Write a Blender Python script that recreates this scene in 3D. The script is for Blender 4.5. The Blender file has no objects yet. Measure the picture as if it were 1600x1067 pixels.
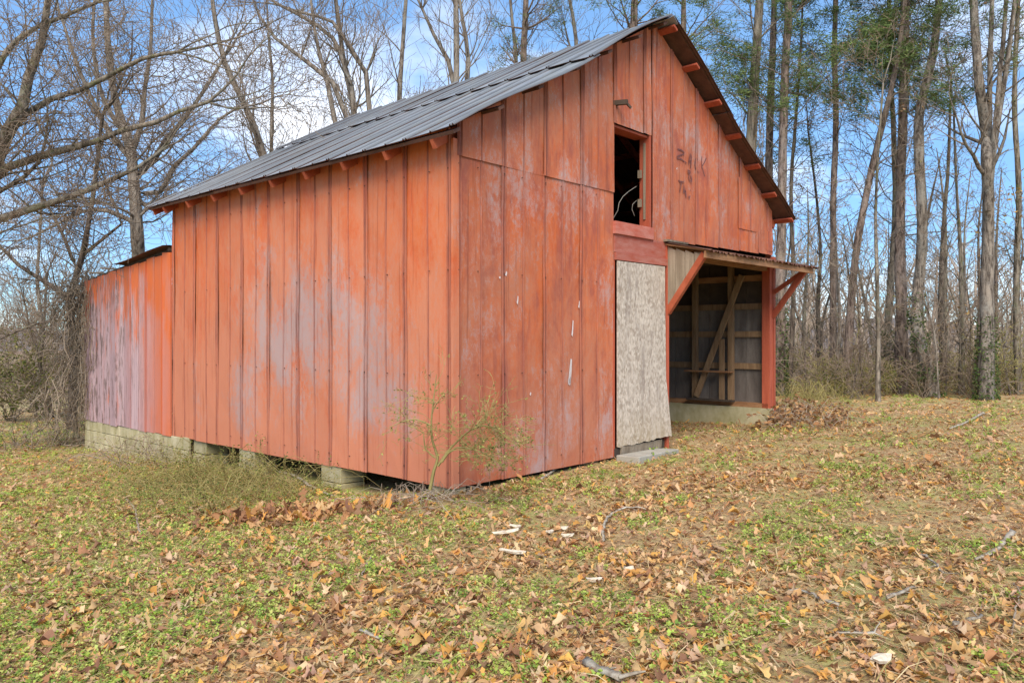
import bpy, math, random
import numpy as np
from mathutils import Vector

# ------------------------------------------------------------------ camera, sky, sun
scene = bpy.context.scene
COL = scene.collection
F = 1231.0            # focal length in photograph pixels (1600 wide)
HZ = 527.0            # horizon row
CAMZ = 1.65
cam_d = bpy.data.cameras.new('camera'); cam = bpy.data.objects.new('camera', cam_d); COL.objects.link(cam)
cam.location = (0, 0, CAMZ); cam.rotation_euler = (math.radians(90), 0, 0)
cam_d.sensor_width = 36; cam_d.lens = 36 * F / 1600; cam_d.shift_y = -6.5 / 1600
cam_d.clip_start = 0.05; cam_d.clip_end = 5000
scene.camera = cam

SUN_EL, SUN_AZ = 46.0, 182.0      # degrees; azimuth clockwise from +Y (behind the camera, to the left)
world = bpy.data.worlds.new('World'); scene.world = world; world.use_nodes = True
def build_world():
    nt = world.node_tree; nt.nodes.clear()
    N = nt.nodes.new; L = nt.links.new
    out = N('ShaderNodeOutputWorld'); bg = N('ShaderNodeBackground'); bg.inputs[1].default_value = 0.09
    sky = N('ShaderNodeTexSky'); sky.sky_type = 'NISHITA'; sky.sun_disc = False
    sky.sun_elevation = math.radians(SUN_EL); sky.sun_rotation = math.radians(SUN_AZ)
    sky.altitude = 1400; sky.air_density = 1.0; sky.dust_density = 0.0; sky.ozone_density = 2.5
    tc = N('ShaderNodeTexCoord'); sep = N('ShaderNodeSeparateXYZ'); L(tc.outputs['Generated'], sep.inputs[0])
    zz = N('ShaderNodeMath'); zz.operation = 'MAXIMUM'; L(sep.outputs[2], zz.inputs[0]); zz.inputs[1].default_value = 0.0
    za = N('ShaderNodeMath'); za.operation = 'ADD'; L(zz.outputs[0], za.inputs[0]); za.inputs[1].default_value = 0.22
    dx = N('ShaderNodeMath'); dx.operation = 'DIVIDE'; L(sep.outputs[0], dx.inputs[0]); L(za.outputs[0], dx.inputs[1])
    dy = N('ShaderNodeMath'); dy.operation = 'DIVIDE'; L(sep.outputs[1], dy.inputs[0]); L(za.outputs[0], dy.inputs[1])
    cmb = N('ShaderNodeCombineXYZ'); L(dx.outputs[0], cmb.inputs[0]); L(dy.outputs[0], cmb.inputs[1]); cmb.inputs[2].default_value = 6.3
    no = N('ShaderNodeTexNoise'); no.inputs['Scale'].default_value = 1.15; no.inputs['Detail'].default_value = 9
    no.inputs['Roughness'].default_value = 0.55; L(cmb.outputs[0], no.inputs['Vector'])
    rp = N('ShaderNodeValToRGB'); rp.color_ramp.elements[0].position = 0.49; rp.color_ramp.elements[1].position = 0.78
    L(no.outputs['Fac'], rp.inputs[0])
    tint = N('ShaderNodeMix'); tint.data_type = 'RGBA'; tint.blend_type = 'MULTIPLY'; tint.inputs[0].default_value = 1
    L(sky.outputs[0], tint.inputs[6]); 
    gr = N('ShaderNodeValToRGB'); L(zz.outputs[0], gr.inputs[0]); gr.color_ramp.interpolation = 'EASE'
    gr.color_ramp.elements[0].color = (.36, .47, .58, 1); gr.color_ramp.elements[1].color = (.84, .98, 1.0, 1); gr.color_ramp.elements[1].position = .45
    L(gr.outputs[0], tint.inputs[7])
    mx = N('ShaderNodeMix'); mx.data_type = 'RGBA'
    L(rp.outputs[0], mx.inputs[0]); L(tint.outputs[2], mx.inputs[6]); mx.inputs[7].default_value = (7.6, 7.5, 7.4, 1)
    L(mx.outputs[2], bg.inputs[0]); L(bg.outputs[0], out.inputs[0])
build_world()
sd = bpy.data.lights.new('sun', 'SUN'); sun = bpy.data.objects.new('sun', sd); COL.objects.link(sun)
sd.energy = 1.8; sd.angle = math.radians(42); sd.color = (1.0, 0.90, 0.76)
a, e = math.radians(SUN_AZ), math.radians(SUN_EL)
sdir = Vector((math.sin(a) * math.cos(e), math.cos(a) * math.cos(e), math.sin(e)))
sun.rotation_euler = sdir.to_track_quat('Z', 'Y').to_euler(); sun.location = sdir * 30
vs = scene.view_settings
vs.view_transform = 'Standard'; vs.look = 'None'; vs.gamma = 1.0; vs.exposure = 1.54; vs.use_curve_mapping = False
scene.cycles.max_bounces = 6

# ------------------------------------------------------------------ helpers
random.seed(7); RNG = np.random.default_rng(11)

def tag(o, label=None, cat=None, group=None, kind=None):
    if label: o['label'] = label
    if cat: o['category'] = cat
    if group: o['group'] = group
    if kind: o['kind'] = kind
    return o
def empty(name, loc=(0, 0, 0), rz=0, parent=None):
    o = bpy.data.objects.new(name, None); COL.objects.link(o); o.location = loc; o.rotation_euler = (0, 0, rz)
    o.empty_display_size = 0.2
    if parent: o.parent = parent
    return o
def link_mesh(name, me, m=None, parent=None):
    if m is not None and len(me.materials) == 0:
        for q in (m if isinstance(m, (list, tuple)) else [m]): me.materials.append(q)
    o = bpy.data.objects.new(name, me); COL.objects.link(o)
    if parent: o.parent = parent
    return o
def mesh_py(name, verts, faces, attrs=None, smooth=False, midx=None):
    me = bpy.data.meshes.new(name); me.from_pydata([tuple(map(float, v)) for v in verts], [], faces)
    for k, v in (attrs or {}).items():
        at = me.attributes.new(k, 'FLOAT', 'POINT'); at.data.foreach_set('value', np.asarray(v, dtype=np.float32))
    if midx is not None: me.polygons.foreach_set('material_index', np.asarray(midx, dtype=np.int32))
    if smooth: me.polygons.foreach_set('use_smooth', [True] * len(me.polygons))
    me.update(); return me
def mesh_np(name, V, Fa, col=None, smooth=False):
    """V (n,3); Fa (m,k) of one face size, or list of such arrays; col (n,3) colour attribute"""
    if not isinstance(Fa, list): Fa = [Fa]
    Fa = [f for f in Fa if len(f)]
    me = bpy.data.meshes.new(name)
    V = np.asarray(V, dtype=np.float32)
    me.vertices.add(len(V)); me.vertices.foreach_set('co', V.ravel())
    nl = sum(f.size for f in Fa); npoly = sum(len(f) for f in Fa)
    me.loops.add(nl); me.polygons.add(npoly)
    me.loops.foreach_set('vertex_index', np.concatenate([f.ravel() for f in Fa]).astype(np.int32))
    tot = np.concatenate([np.full(len(f), f.shape[1]) for f in Fa]); st = np.concatenate([[0], np.cumsum(tot)[:-1]])
    me.polygons.foreach_set('loop_start', st.astype(np.int32))
    if smooth: me.polygons.foreach_set('use_smooth', np.ones(npoly, dtype=bool))
    me.update(calc_edges=True)
    if col is not None:
        at = me.attributes.new('col', 'FLOAT_COLOR', 'POINT')
        c4 = np.ones((len(V), 4), dtype=np.float32); c4[:, :3] = col; at.data.foreach_set('color', c4.ravel())
    return me
def box_vf(x0, x1, y0, y1, z0, z1):
    v = [(x0, y0, z0), (x1, y0, z0), (x1, y1, z0), (x0, y1, z0), (x0, y0, z1), (x1, y0, z1), (x1, y1, z1), (x0, y1, z1)]
    f = [(0, 3, 2, 1), (4, 5, 6, 7), (0, 1, 5, 4), (1, 2, 6, 5), (2, 3, 7, 6), (3, 0, 4, 7)]
    return v, f
def box(name, b, m, parent, jit=0.0, bevel=0.0):
    v, f = box_vf(*b)
    if jit: v = [tuple(c + random.uniform(-jit, jit) for c in p) for p in v]
    o = link_mesh(name, mesh_py(name, v, f), m, parent)
    if bevel:
        md = o.modifiers.new('bevel', 'BEVEL'); md.width = bevel; md.segments = 2
    return o
def beam(name, p, q, w, h, m, parent, up=(0, 0, 1)):
    """rectangular timber from p to q, w across, h along up"""
    p, q, up = Vector(p), Vector(q), Vector(up)
    d = (q - p).normalized(); s = d.cross(up).normalized(); u = s.cross(d).normalized()
    v = []
    for c in (p, q):
        for a_, b_ in ((-1, -1), (1, -1), (1, 1), (-1, 1)): v.append(c + s * a_ * w / 2 + u * b_ * h / 2)
    f = [(0, 3, 2, 1), (4, 5, 6, 7), (0, 1, 5, 4), (1, 2, 6, 5), (2, 3, 7, 6), (3, 0, 4, 7)]
    return link_mesh(name, mesh_py(name, v, f), m, parent)
def prism(name, pts2, axis, d0, d1, m, parent):
    """polygon pts2 extruded along axis 'x' or 'y' between d0 and d1; pts are (other, z)"""
    n = len(pts2); mk = (lambda d, p: (d, p[0], p[1])) if axis == 'x' else (lambda d, p: (p[0], d, p[1]))
    v = [mk(d0, p) for p in pts2] + [mk(d1, p) for p in pts2]
    f = [tuple(range(n)), tuple(range(2 * n - 1, n - 1, -1))] + [(i, i + n, (i + 1) % n + n, (i + 1) % n) for i in range(n)]
    return link_mesh(name, mesh_py(name, v, f), m, parent)

def tubes(polys):
    """polys: list of (pts list, radii list) -> V, quads"""
    groups = {}
    for pts, rad in polys:
        s = 11 if rad[0] > .07 else 6 if rad[0] > .03 else 4 if rad[0] > .012 else 3
        groups.setdefault((len(pts), s), []).append((pts, rad))
    Vs, Fs, off = [], [], 0
    for (n, s), g in groups.items():
        P = np.array([q[0] for q in g], dtype=np.float64); R = np.array([q[1] for q in g], dtype=np.float64)
        T = np.empty_like(P); T[:, 1:-1] = P[:, 2:] - P[:, :-2]; T[:, 0] = P[:, 1] - P[:, 0]; T[:, -1] = P[:, -1] - P[:, -2]
        T /= np.linalg.norm(T, axis=2, keepdims=True) + 1e-9
        D = P[:, -1] - P[:, 0]; ref = np.where((np.abs(D[:, 2]) > .6 * np.linalg.norm(D, axis=1))[:, None], [1.0, .13, 0], [0, .13, 1.0])
        A = np.cross(T, ref[:, None, :]); A /= np.linalg.norm(A, axis=2, keepdims=True) + 1e-9
        B = np.cross(T, A)
        th = np.arange(s) * 2 * np.pi / s
        ring = P[:, :, None, :] + R[:, :, None, None] * (np.cos(th)[None, None, :, None] * A[:, :, None, :] + np.sin(th)[None, None, :, None] * B[:, :, None, :])
        if s == 11:
            k = 1 + .10 * RNG.normal(0, 1, (len(g), n, s, 1)).clip(-1.6, 1.6) * .7; ring = P[:, :, None, :] + (ring - P[:, :, None, :]) * k
        N = len(g); Vs.append(ring.reshape(-1, 3))
        idx = np.arange(N * n * s).reshape(N, n, s) + off
        a_ = idx[:, :-1]; b_ = idx[:, 1:]
        Fs.append(np.stack([a_, np.roll(a_, -1, 2), np.roll(b_, -1, 2), b_], axis=-1).reshape(-1, 4)); off += N * n * s
    if not Vs: return np.zeros((0, 3)), np.zeros((0, 4), dtype=int)
    return np.concatenate(Vs), np.concatenate(Fs)
def tube_obj(name, polys, m, parent=None):
    V, Q = tubes(polys); o = link_mesh(name, mesh_np(name, V, Q, smooth=True), m, parent)
    if name in ('stems', 'twigs', 'vine'): o['kind'] = 'stuff'
    return o

def W(px, py, Y):                     # photograph pixel at depth Y -> world point
    return np.array([(px - 800) / F * Y, Y, CAMZ + (HZ - py) / F * Y])
def sstep(a_, b_, x):
    t = np.clip((x - a_) / (b_ - a_), 0, 1); return t * t * (3 - 2 * t)
def gz(x, y):                         # ground height
    x = np.asarray(x, dtype=float); y = np.asarray(y, dtype=float)
    z = .039 * np.clip(x + .6, -30, 7) - .007 * (np.clip(y, -20, 60) - 8.15) - .01
    right = sstep(-12, 4, x)
    z = z - (.03 * right + .012 * (1 - right)) * np.clip(y - 22, 0, 90)
    lx = .674 * (x + .609) + .739 * (y - 8.15); ly = -.739 * (x + .609) + .674 * (y - 8.15)
    z = z - .12 * np.exp(-((lx + .2) / 1.3) ** 2) * sstep(.1, 1.6, ly) * sstep(11.5, 9.5, ly)
    z = z + .022 * np.sin(x * 1.7 + .6 * y) * np.sin(y * 1.3 - .4 * x) + .012 * np.sin(x * 4.1 + 1) * np.sin(y * 3.7)
    return z
def G(px, py):                        # photograph pixel -> point on the ground
    lo, hi = 2.0, 120.0
    for _ in range(50):
        mid = (lo + hi) / 2; p = W(px, py, mid)
        if p[2] > gz(p[0], p[1]): lo = mid
        else: hi = mid
    p = W(px, py, lo); p[2] = float(gz(p[0], p[1])); return p

# ------------------------------------------------------------------ materials
class NT:
    def __init__(s, name, rough=.8, spec=.3, metal=0.0):
        s.m = bpy.data.materials.new(name); s.m.use_nodes = True; s.t = s.m.node_tree; s.b = s.t.nodes['Principled BSDF']
        s.b.inputs['Roughness'].default_value = rough; s.b.inputs['Specular IOR Level'].default_value = spec
        s.b.inputs['Metallic'].default_value = metal
    def put(s, sock, v):
        if isinstance(v, bpy.types.NodeSocket): s.t.links.new(v, sock)
        elif isinstance(v, (tuple, list)) and len(v) == 3 and sock.type == 'RGBA': sock.default_value = (*v, 1)
        else: sock.default_value = v
    def n(s, typ, **kw):
        nd = s.t.nodes.new('ShaderNode' + typ)
        for k, v in kw.items(): setattr(nd, k, v)
        return nd
    def obj(s): return s.n('TexCoord').outputs['Object']
    def map(s, vec, sc):
        nd = s.n('Mapping'); s.put(nd.inputs[0], vec); nd.inputs['Scale'].default_value = sc; return nd.outputs[0]
    def noise(s, vec, scale, detail=4, rough=.55, dist=0.0):
        nd = s.n('TexNoise'); s.put(nd.inputs['Vector'], vec); nd.inputs['Scale'].default_value = scale
        nd.inputs['Detail'].default_value = detail; nd.inputs['Roughness'].default_value = rough; nd.inputs['Distortion'].default_value = dist
        return nd.outputs['Fac']
    def ramp(s, f, a_, b_, lo=0.0, hi=1.0):
        nd = s.n('MapRange'); s.put(nd.inputs[0], f)
        for i, v in zip((1, 2, 3, 4), (a_, b_, lo, hi)): nd.inputs[i].default_value = v
        return nd.outputs[0]
    def mth(s, op, a_, b_=0.0, clamp=False):
        nd = s.n('Math', operation=op, use_clamp=clamp); s.put(nd.inputs[0], a_); s.put(nd.inputs[1], b_); return nd.outputs[0]
    def mix(s, f, a_, b_, mode='MIX'):
        nd = s.n('Mix', data_type='RGBA', blend_type=mode); s.put(nd.inputs[0], f); s.put(nd.inputs[6], a_); s.put(nd.inputs[7], b_); return nd.outputs[2]
    def bump(s, h, strength=.3, dist=.02):
        nd = s.n('Bump'); nd.inputs['Strength'].default_value = strength; nd.inputs['Distance'].default_value = dist
        s.put(nd.inputs['Height'], h); s.t.links.new(nd.outputs[0], s.b.inputs['Normal'])
    def attr(s, name, out='Fac'):
        nd = s.n('Attribute', attribute_name=name); return nd.outputs[out]
    def color(s, c): s.put(s.b.inputs['Base Color'], c); return s.m
def sepz(t, p, i=2):
    nd = t.n('SeparateXYZ'); t.put(nd.inputs[0], p); return nd.outputs[i]

def m_paint(name, orange, deep, pink, grey, bias, lowgain, mott, spot):
    t = NT(name, rough=.6, spec=.3); p = t.obj()
    oi = t.n('ObjectInfo').outputs['Random']; cx = t.n('CombineXYZ'); t.put(cx.inputs[0], t.mth('MULTIPLY', oi, 5.0)); t.put(cx.inputs[1], t.mth('MULTIPLY', oi, 9.0)); t.put(cx.inputs[2], t.mth('MULTIPLY', oi, .9))
    va = t.n('VectorMath', operation='ADD'); t.put(va.inputs[0], p); t.put(va.inputs[1], cx.outputs[0]); pp = va.outputs[0]
    big = t.noise(t.map(p, (1, 1, .6)), 1.0, 9, .62, .4)
    mid = t.noise(t.map(pp, (1, 1, .42)), 3.4, 9, .68, .5)
    st = t.noise(t.map(p, (9, 9, .6)), 1.0, 7, .7)
    fine = t.noise(p, 130, 4, .75)
    grit = t.noise(t.map(p, (1, 1, .55)), 24, 6, .75)
    low = t.ramp(sepz(t, p), 3.3, .3)
    spk = t.mth('ADD', t.mth('MULTIPLY', t.mth('SUBTRACT', fine, .5), .7), t.mth('MULTIPLY', t.mth('SUBTRACT', grit, .5), .9))
    hue = t.mix(t.ramp(t.mth('ADD', t.mth('ADD', mid, t.mth('MULTIPLY', spk, .15)), t.mth('MULTIPLY', t.mth('SUBTRACT', st, .5), .5)), .36, .58), deep, orange)
    f1 = t.mth('ADD', t.mth('ADD', t.mth('MULTIPLY', big, .7), t.mth('MULTIPLY', mid, .3 + mott)), t.mth('MULTIPLY', low, lowgain))
    f1 = t.mth('ADD', t.mth('ADD', f1, t.mth('MULTIPLY', spk, .60)), t.mth('MULTIPLY', t.mth('SUBTRACT', st, .5), .22))
    c = t.mix(t.ramp(f1, .50 + bias, .80 + bias, 0, .80), hue, pink)
    g = t.noise(t.map(p, (1, 1, .7)), 1.15, 8, .6, .3)
    f2 = t.mth('ADD', t.mth('ADD', g, t.mth('MULTIPLY', spk, .75)), t.mth('MULTIPLY', t.mth('SUBTRACT', mid, .5), mott + .35))
    if spot:      # the broad worn patch low on the long wall
        dy = t.mth('MULTIPLY', t.mth('SUBTRACT', sepz(t, p, 1), spot[0]), .42); dz = t.mth('MULTIPLY', t.mth('SUBTRACT', sepz(t, p), spot[1]), .8)
        rr = t.mth('ADD', t.mth('MULTIPLY', dy, dy), t.mth('MULTIPLY', dz, dz)); f2 = t.mth('ADD', f2, t.ramp(rr, 0, 1.6, .17, -.08))
    c = t.mix(t.ramp(f2, .54, .78, 0, .72), c, grey)
    chip = t.ramp(t.noise(t.map(p, (38, 38, 3.0)), 1.0, 6, .75), .64, .72, 0, .6)
    c = t.mix(t.mth('MULTIPLY', chip, t.ramp(sepz(t, p), 1.5, .1)), c, (.20, .13, .12))
    rust = t.ramp(t.noise(t.map(pp, (15, 15, .45)), 1.0, 7, .75), .56, .64, 0, .50)
    c = t.mix(rust, c, tuple(x * .55 for x in deep))
    c = t.mix(1.0, c, t.mix(oi, (.91, .89, .89), (1.05, 1.04, 1.03)), 'MULTIPLY')
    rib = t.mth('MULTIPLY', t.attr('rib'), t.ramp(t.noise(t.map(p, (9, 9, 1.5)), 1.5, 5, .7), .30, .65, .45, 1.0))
    c = t.mix(rib, c, (.15, .052, .042))  # dirt and crease shade, both painted along the crimps
    t.bump(t.mth('ADD', t.mth('MULTIPLY', fine, .5), t.mth('MULTIPLY', mid, 3.0)), .16, .012)
    t.put(t.b.inputs['Roughness'], t.ramp(f1, .5, .8, .5, .78))
    return t.color(c)
M = {}
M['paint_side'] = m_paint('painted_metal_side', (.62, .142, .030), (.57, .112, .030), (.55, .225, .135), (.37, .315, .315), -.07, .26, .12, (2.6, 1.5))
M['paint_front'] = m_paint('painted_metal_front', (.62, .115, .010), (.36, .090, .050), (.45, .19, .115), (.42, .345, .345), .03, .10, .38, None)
def m_plain(name, c1, c2, sc=(2, 2, 2), k=3.0, rough=.8, bump=.2, detail=6):
    t = NT(name, rough); p = t.obj(); n1 = t.noise(t.map(p, sc), k, detail, .62); n2 = t.noise(p, 70, 3, .6)
    c = t.mix(t.ramp(n1, .32, .68), c1, c2); c = t.mix(t.ramp(n2, .3, .7, 0, .25), c, tuple(x * .6 for x in c1))
    oi = t.n('ObjectInfo').outputs['Random']; c = t.mix(1.0, c, t.mix(oi, (.85, .85, .85), (1.1, 1.1, 1.1)), 'MULTIPLY')
    t.bump(t.mth('ADD', n1, t.mth('MULTIPLY', n2, .4)), bump, .01); return t.color(c)
M['red_trim'] = m_plain('red_painted_timber', (.36, .07, .035), (.50, .12, .06), (12, 12, 1.2), 1.5, .7)
M['red_trim_h'] = m_plain('red_painted_board', (.42, .08, .04), (.52, .22, .17), (2, 2, 8), 1.5, .7)
M['tail'] = m_plain('red_painted_rafter', (.40, .085, .035), (.52, .13, .06), (3, 3, 3), 2, .7)
M['grey_wood'] = m_plain('weathered_grey_wood', (.20, .15, .10), (.36, .29, .21), (16, 16, .9), 1.6, .85)
M['tan_wood'] = m_plain('old_tan_timber', (.20, .115, .058), (.36, .23, .125), (10, 10, 1.2), 1.6, .85)
M['brown_wood'] = m_plain('stained_brown_timber', (.24, .11, .05), (.40, .21, .10), (3, 3, 10), 1.6, .8)
M['inner'] = m_plain('inner_grey_panel', (.115, .092, .078), (.235, .20, .17), (4, 4, .9), 1.6, .75)
M['dark_wood'] = m_plain('dark_old_timber', (.055, .04, .03), (.10, .07, .05), (4, 4, 4), 1.5, .9)
M['rust'] = m_plain('rusty_underside_and_eave_shade', (.085, .038, .026), (.16, .075, .05), (3, 3, 3), 2.5, .8)
M['concrete'] = m_plain('mossy_concrete', (.30, .26, .12), (.54, .48, .32), (1, 1, .6), 5.0, .9, .5, 9)
M['stone'] = m_plain('step_concrete', (.33, .31, .26), (.48, .45, .38), (1, 1, 1), 5, .9, .4)
M['black'] = m_plain('dark_marker_paint', (.15, .055, .05), (.21, .075, .06), (1, 1, 1), 20, .6)
M['white_drip'] = m_plain('white_splash', (.62, .52, .48), (.75, .68, .66), (1, 1, 1), 20, .6)
M['wire'] = m_plain('pale_cable', (.25, .22, .18), (.36, .32, .27), (1, 1, 1), 20, .6)
def m_peel():
    t = NT('peeling_painted_board', .8); p0 = t.obj()
    y = sepz(t, p0, 1); z = sepz(t, p0, 2); oi = t.n('ObjectInfo').outputs['Random']
    cx = t.n('CombineXYZ'); t.put(cx.inputs[1], t.mth('MULTIPLY', oi, 7.0)); t.put(cx.inputs[2], t.mth('MULTIPLY', oi, 3.0))
    va = t.n('VectorMath', operation='ADD'); t.put(va.inputs[0], p0); t.put(va.inputs[1], cx.outputs[0]); p = va.outputs[0]
    y = t.mth('ADD', y, t.mth('MULTIPLY', t.mth('SUBTRACT', oi, .5), .9))
    far = t.ramp(y, 6.6, 8.0)
    grain = t.noise(t.map(p, (24, 24, 1.0)), 1.0, 8, .7)
    big = t.noise(t.map(p, (2.2, 2.2, .8)), 1.4, 6, .6)
    flake = t.noise(t.map(p, (13, 13, 2.6)), 1.0, 9, .75)
    base = t.mix(t.ramp(big, .35, .65), (.60, .135, .035), (.54, .15, .07))
    lav = t.mix(t.ramp(grain, .35, .65), (.36, .25, .27), (.50, .37, .38))
    hi = t.ramp(z, 1.2, 2.9, .18, -.16)
    c = t.mix(t.ramp(t.mth('ADD', t.mth('ADD', big, hi), t.mth('MULTIPLY', t.mth('SUBTRACT', grain, .5), .7)), .40, .58, 0, .95), base, lav)
    c = t.mix(far, base, c)
    bare = t.ramp(flake, .51, .58)
    c = t.mix(t.mth('MULTIPLY', t.mth('MULTIPLY', bare, far), t.ramp(y, 7.4, 9.2, .35, 1.0)), c, t.mix(grain, (.15, .085, .07), (.21, .16, .15)))
    c = t.mix(1.0, c, t.mix(oi, (.78, .76, .78), (1.08, 1.07, 1.06)), 'MULTIPLY')
    t.bump(t.mth('ADD', flake, grain), .25, .01); return t.color(c)
M['peel'] = m_peel()
def m_roof():
    t = NT('weathered_galvanised_roof', .52, .5, .25); p = t.obj()
    n1 = t.noise(t.map(p, (.6, 5, .6)), 1.5, 7, .65); n2 = t.noise(p, 3.0, 6, .6); n3 = t.noise(p, 80, 3, .6)
    c = t.mix(t.ramp(n1, .3, .7), (.21, .228, .242), (.36, .38, .395))
    c = t.mix(t.ramp(n2, .52, .72, 0, .5), c, (.33, .34, .30))
    c = t.mix(t.ramp(t.noise(p, 9, 6, .7), .60, .70, 0, .55), c, (.11, .095, .08))
    c = t.mix(t.ramp(t.noise(t.map(p, (.5, 2.2, .5)), 2.0, 7, .7), .54, .66, 0, .45), c, (.26, .225, .19))
    oi = t.n('ObjectInfo').outputs['Random']; c = t.mix(1.0, c, t.mix(oi, (.82, .83, .84), (1.12, 1.12, 1.12)), 'MULTIPLY')
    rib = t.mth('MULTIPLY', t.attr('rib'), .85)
    c = t.mix(rib, c, (.055, .058, .065))  # rib shadow painted as dark lines along the roof crimps
    t.bump(t.mth('ADD', n3, n1), .1, .01); t.put(t.b.inputs['Roughness'], t.ramp(n2, .3, .7, .42, .62)); return t.color(c)
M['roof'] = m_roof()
def m_osb():
    t = NT('weathered_strand_board', .85); p = t.obj()
    v1 = t.n('TexVoronoi'); v1.inputs['Scale'].default_value = 1.0; t.put(v1.inputs['Vector'], t.map(t.n('TexCoord').outputs['Object'], (38, 38, 21)))
    v2 = t.n('TexVoronoi'); v2.inputs['Scale'].default_value = 1.0
    mp = t.n('Mapping'); t.put(mp.inputs[0], p); mp.inputs['Rotation'].default_value = (0, .9, 0); mp.inputs['Scale'].default_value = (34, 34, 24); t.put(v2.inputs['Vector'], mp.outputs[0])
    g1 = sepz(t, v1.outputs['Color'], 0); g2 = sepz(t, v2.outputs['Color'], 1)
    k = t.mth('ADD', t.mth('MULTIPLY', g1, .55), t.mth('MULTIPLY', g2, .45))
    c = t.mix(t.ramp(k, .15, .85), (.31, .245, .185), (.63, .545, .45))
    big = t.noise(p, 2.2, 6, .6); c = t.mix(t.ramp(big, .35, .65, 0, .4), c, (.52, .44, .36))
    st = t.noise(t.map(p, (7, 7, 1.1)), 1.2, 7, .7); c = t.mix(t.ramp(st, .52, .66, 0, .6), c, (.24, .19, .16))
    dirt = t.ramp(sepz(t, p), .75, .2, 0, .55); c = t.mix(t.mth('MULTIPLY', dirt, t.ramp(st, .3, .6)), c, (.36, .26, .12))
    t.bump(k, .5, .006); return t.color(c)
M['osb'] = m_osb()
def m_bark(name, c1, c2, c3, moss=.0):
    t = NT(name, .9, .2); p = t.obj()
    n1 = t.noise(t.map(p, (9, 9, 1.6)), 1.6, 7, .68); n2 = t.noise(p, 1.6, 5, .6); n3 = t.noise(p, 26, 4, .6)
    c = t.mix(t.ramp(n1, .40, .60), tuple(x * .6 for x in c1), tuple(x * 1.12 for x in c2)); c = t.mix(t.ramp(t.mth('ADD', n2, t.mth('MULTIPLY', t.mth('SUBTRACT', n3, .5), .5)), .5, .66, 0, .7), c, c3)
    if moss: c = t.mix(t.ramp(t.noise(p, 3.1, 6, .7), .53, .66, 0, moss), c, (.15, .16, .055))
    t.bump(t.mth('ADD', n1, t.mth('MULTIPLY', n3, .4)), .9, .03); return t.color(c)
M['bark_grey'] = m_bark('grey_brown_bark', (.115, .088, .07), (.27, .225, .18), (.31, .29, .25))
M['bark_moss'] = m_bark('mossy_bark', (.11, .085, .062), (.26, .215, .165), (.27, .25, .19), .7)
M['bark_pine'] = m_bark('reddish_pine_bark', (.105, .07, .055), (.27, .20, .16), (.28, .235, .20), .15)
M['bark_dark'] = m_bark('dark_branch_bark', (.07, .05, .04), (.17, .13, .10), (.22, .19, .14), .3)
M['twig'] = m_plain('brown_twig_bark', (.17, .12, .085), (.32, .245, .175), (1, 1, 1), 1.2, .85, 0)
M['twig_far'] = m_plain('distant_twig_bark', (.28, .215, .165), (.42, .34, .26), (1, 1, 1), .3, .9, 0)
M['vine'] = m_plain('dead_vine_bark', (.25, .185, .13), (.48, .39, .29), (1, 1, 1), 3, .85, 0)
M['lichen'] = m_plain('lichened_stick', (.22, .155, .10), (.58, .54, .44), (1, 1, 1), 16, .9, .5)
M['straw_stem'] = m_plain('olive_bramble_stem', (.24, .20, .065), (.44, .36, .14), (1, 1, 1), 2, .8, 0)
def m_attr(name, rough=.75, trans=.0):
    t = NT(name, rough, .25); c = t.attr('col', 'Color'); p = t.obj()
    n = t.noise(p, 45, 4, .6); c = t.mix(t.ramp(n, .35, .7, 0, .35), c, t.mix(1.0, c, (.55, .5, .45), 'MULTIPLY'))
    t.color(c)
    if trans:
        tr = t.n('BsdfTranslucent'); t.put(tr.inputs[0], c); ms = t.n('MixShader'); ms.inputs[0].default_value = trans
        out = t.t.nodes['Material Output']; t.t.links.new(t.b.outputs[0], ms.inputs[1]); t.t.links.new(tr.outputs[0], ms.inputs[2]); t.t.links.new(ms.outputs[0], out.inputs[0])
    return t.m
M['leafcol'] = m_attr('leaf_colour', .8, .25)
M['needle'] = m_attr('needle_colour', .7, .15)
def m_ground():
    t = NT('ground_litter', .95, .15); p = t.obj()
    a1 = t.noise(p, .55, 6, .6); a2 = t.noise(p, 3.5, 7, .65); a3 = t.noise(p, 38, 5, .7); a4 = t.noise(t.map(p, (1, 1, 1)), 140, 3, .7)
    soil = t.mix(t.ramp(a3, .3, .7), (.24, .15, .08), (.50, .34, .18))
    straw = t.mix(t.ramp(a4, .3, .7), (.42, .29, .14), (.66, .50, .28))
    c = t.mix(t.ramp(a2, .42, .6), soil, straw)
    grn = t.mix(t.ramp(a4, .3, .7), (.17, .20, .04), (.36, .40, .12))
    g = t.ramp(t.mth('ADD', t.mth('MULTIPLY', a2, .6), t.mth('MULTIPLY', a1, .6)), .56, .68, 0, .75)
    c = t.mix(g, c, grn)
    yy = sepz(t, p, 1); far = t.ramp(yy, 26, 40)
    fld = t.mix(t.ramp(t.noise(p, .12, 5, .6), .4, .6), (.30, .225, .105), (.31, .20, .15))
    c = t.mix(far, c, fld)
    t.bump(t.mth('ADD', a3, t.mth('MULTIPLY', a2, 2.0)), .6, .03); return t.color(c)
M['ground'] = m_ground()
M['hill'] = m_plain('far_wooded_hill', (.11, .095, .085), (.20, .165, .15), (1, 1, 2), .25, .95, 0)

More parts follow.
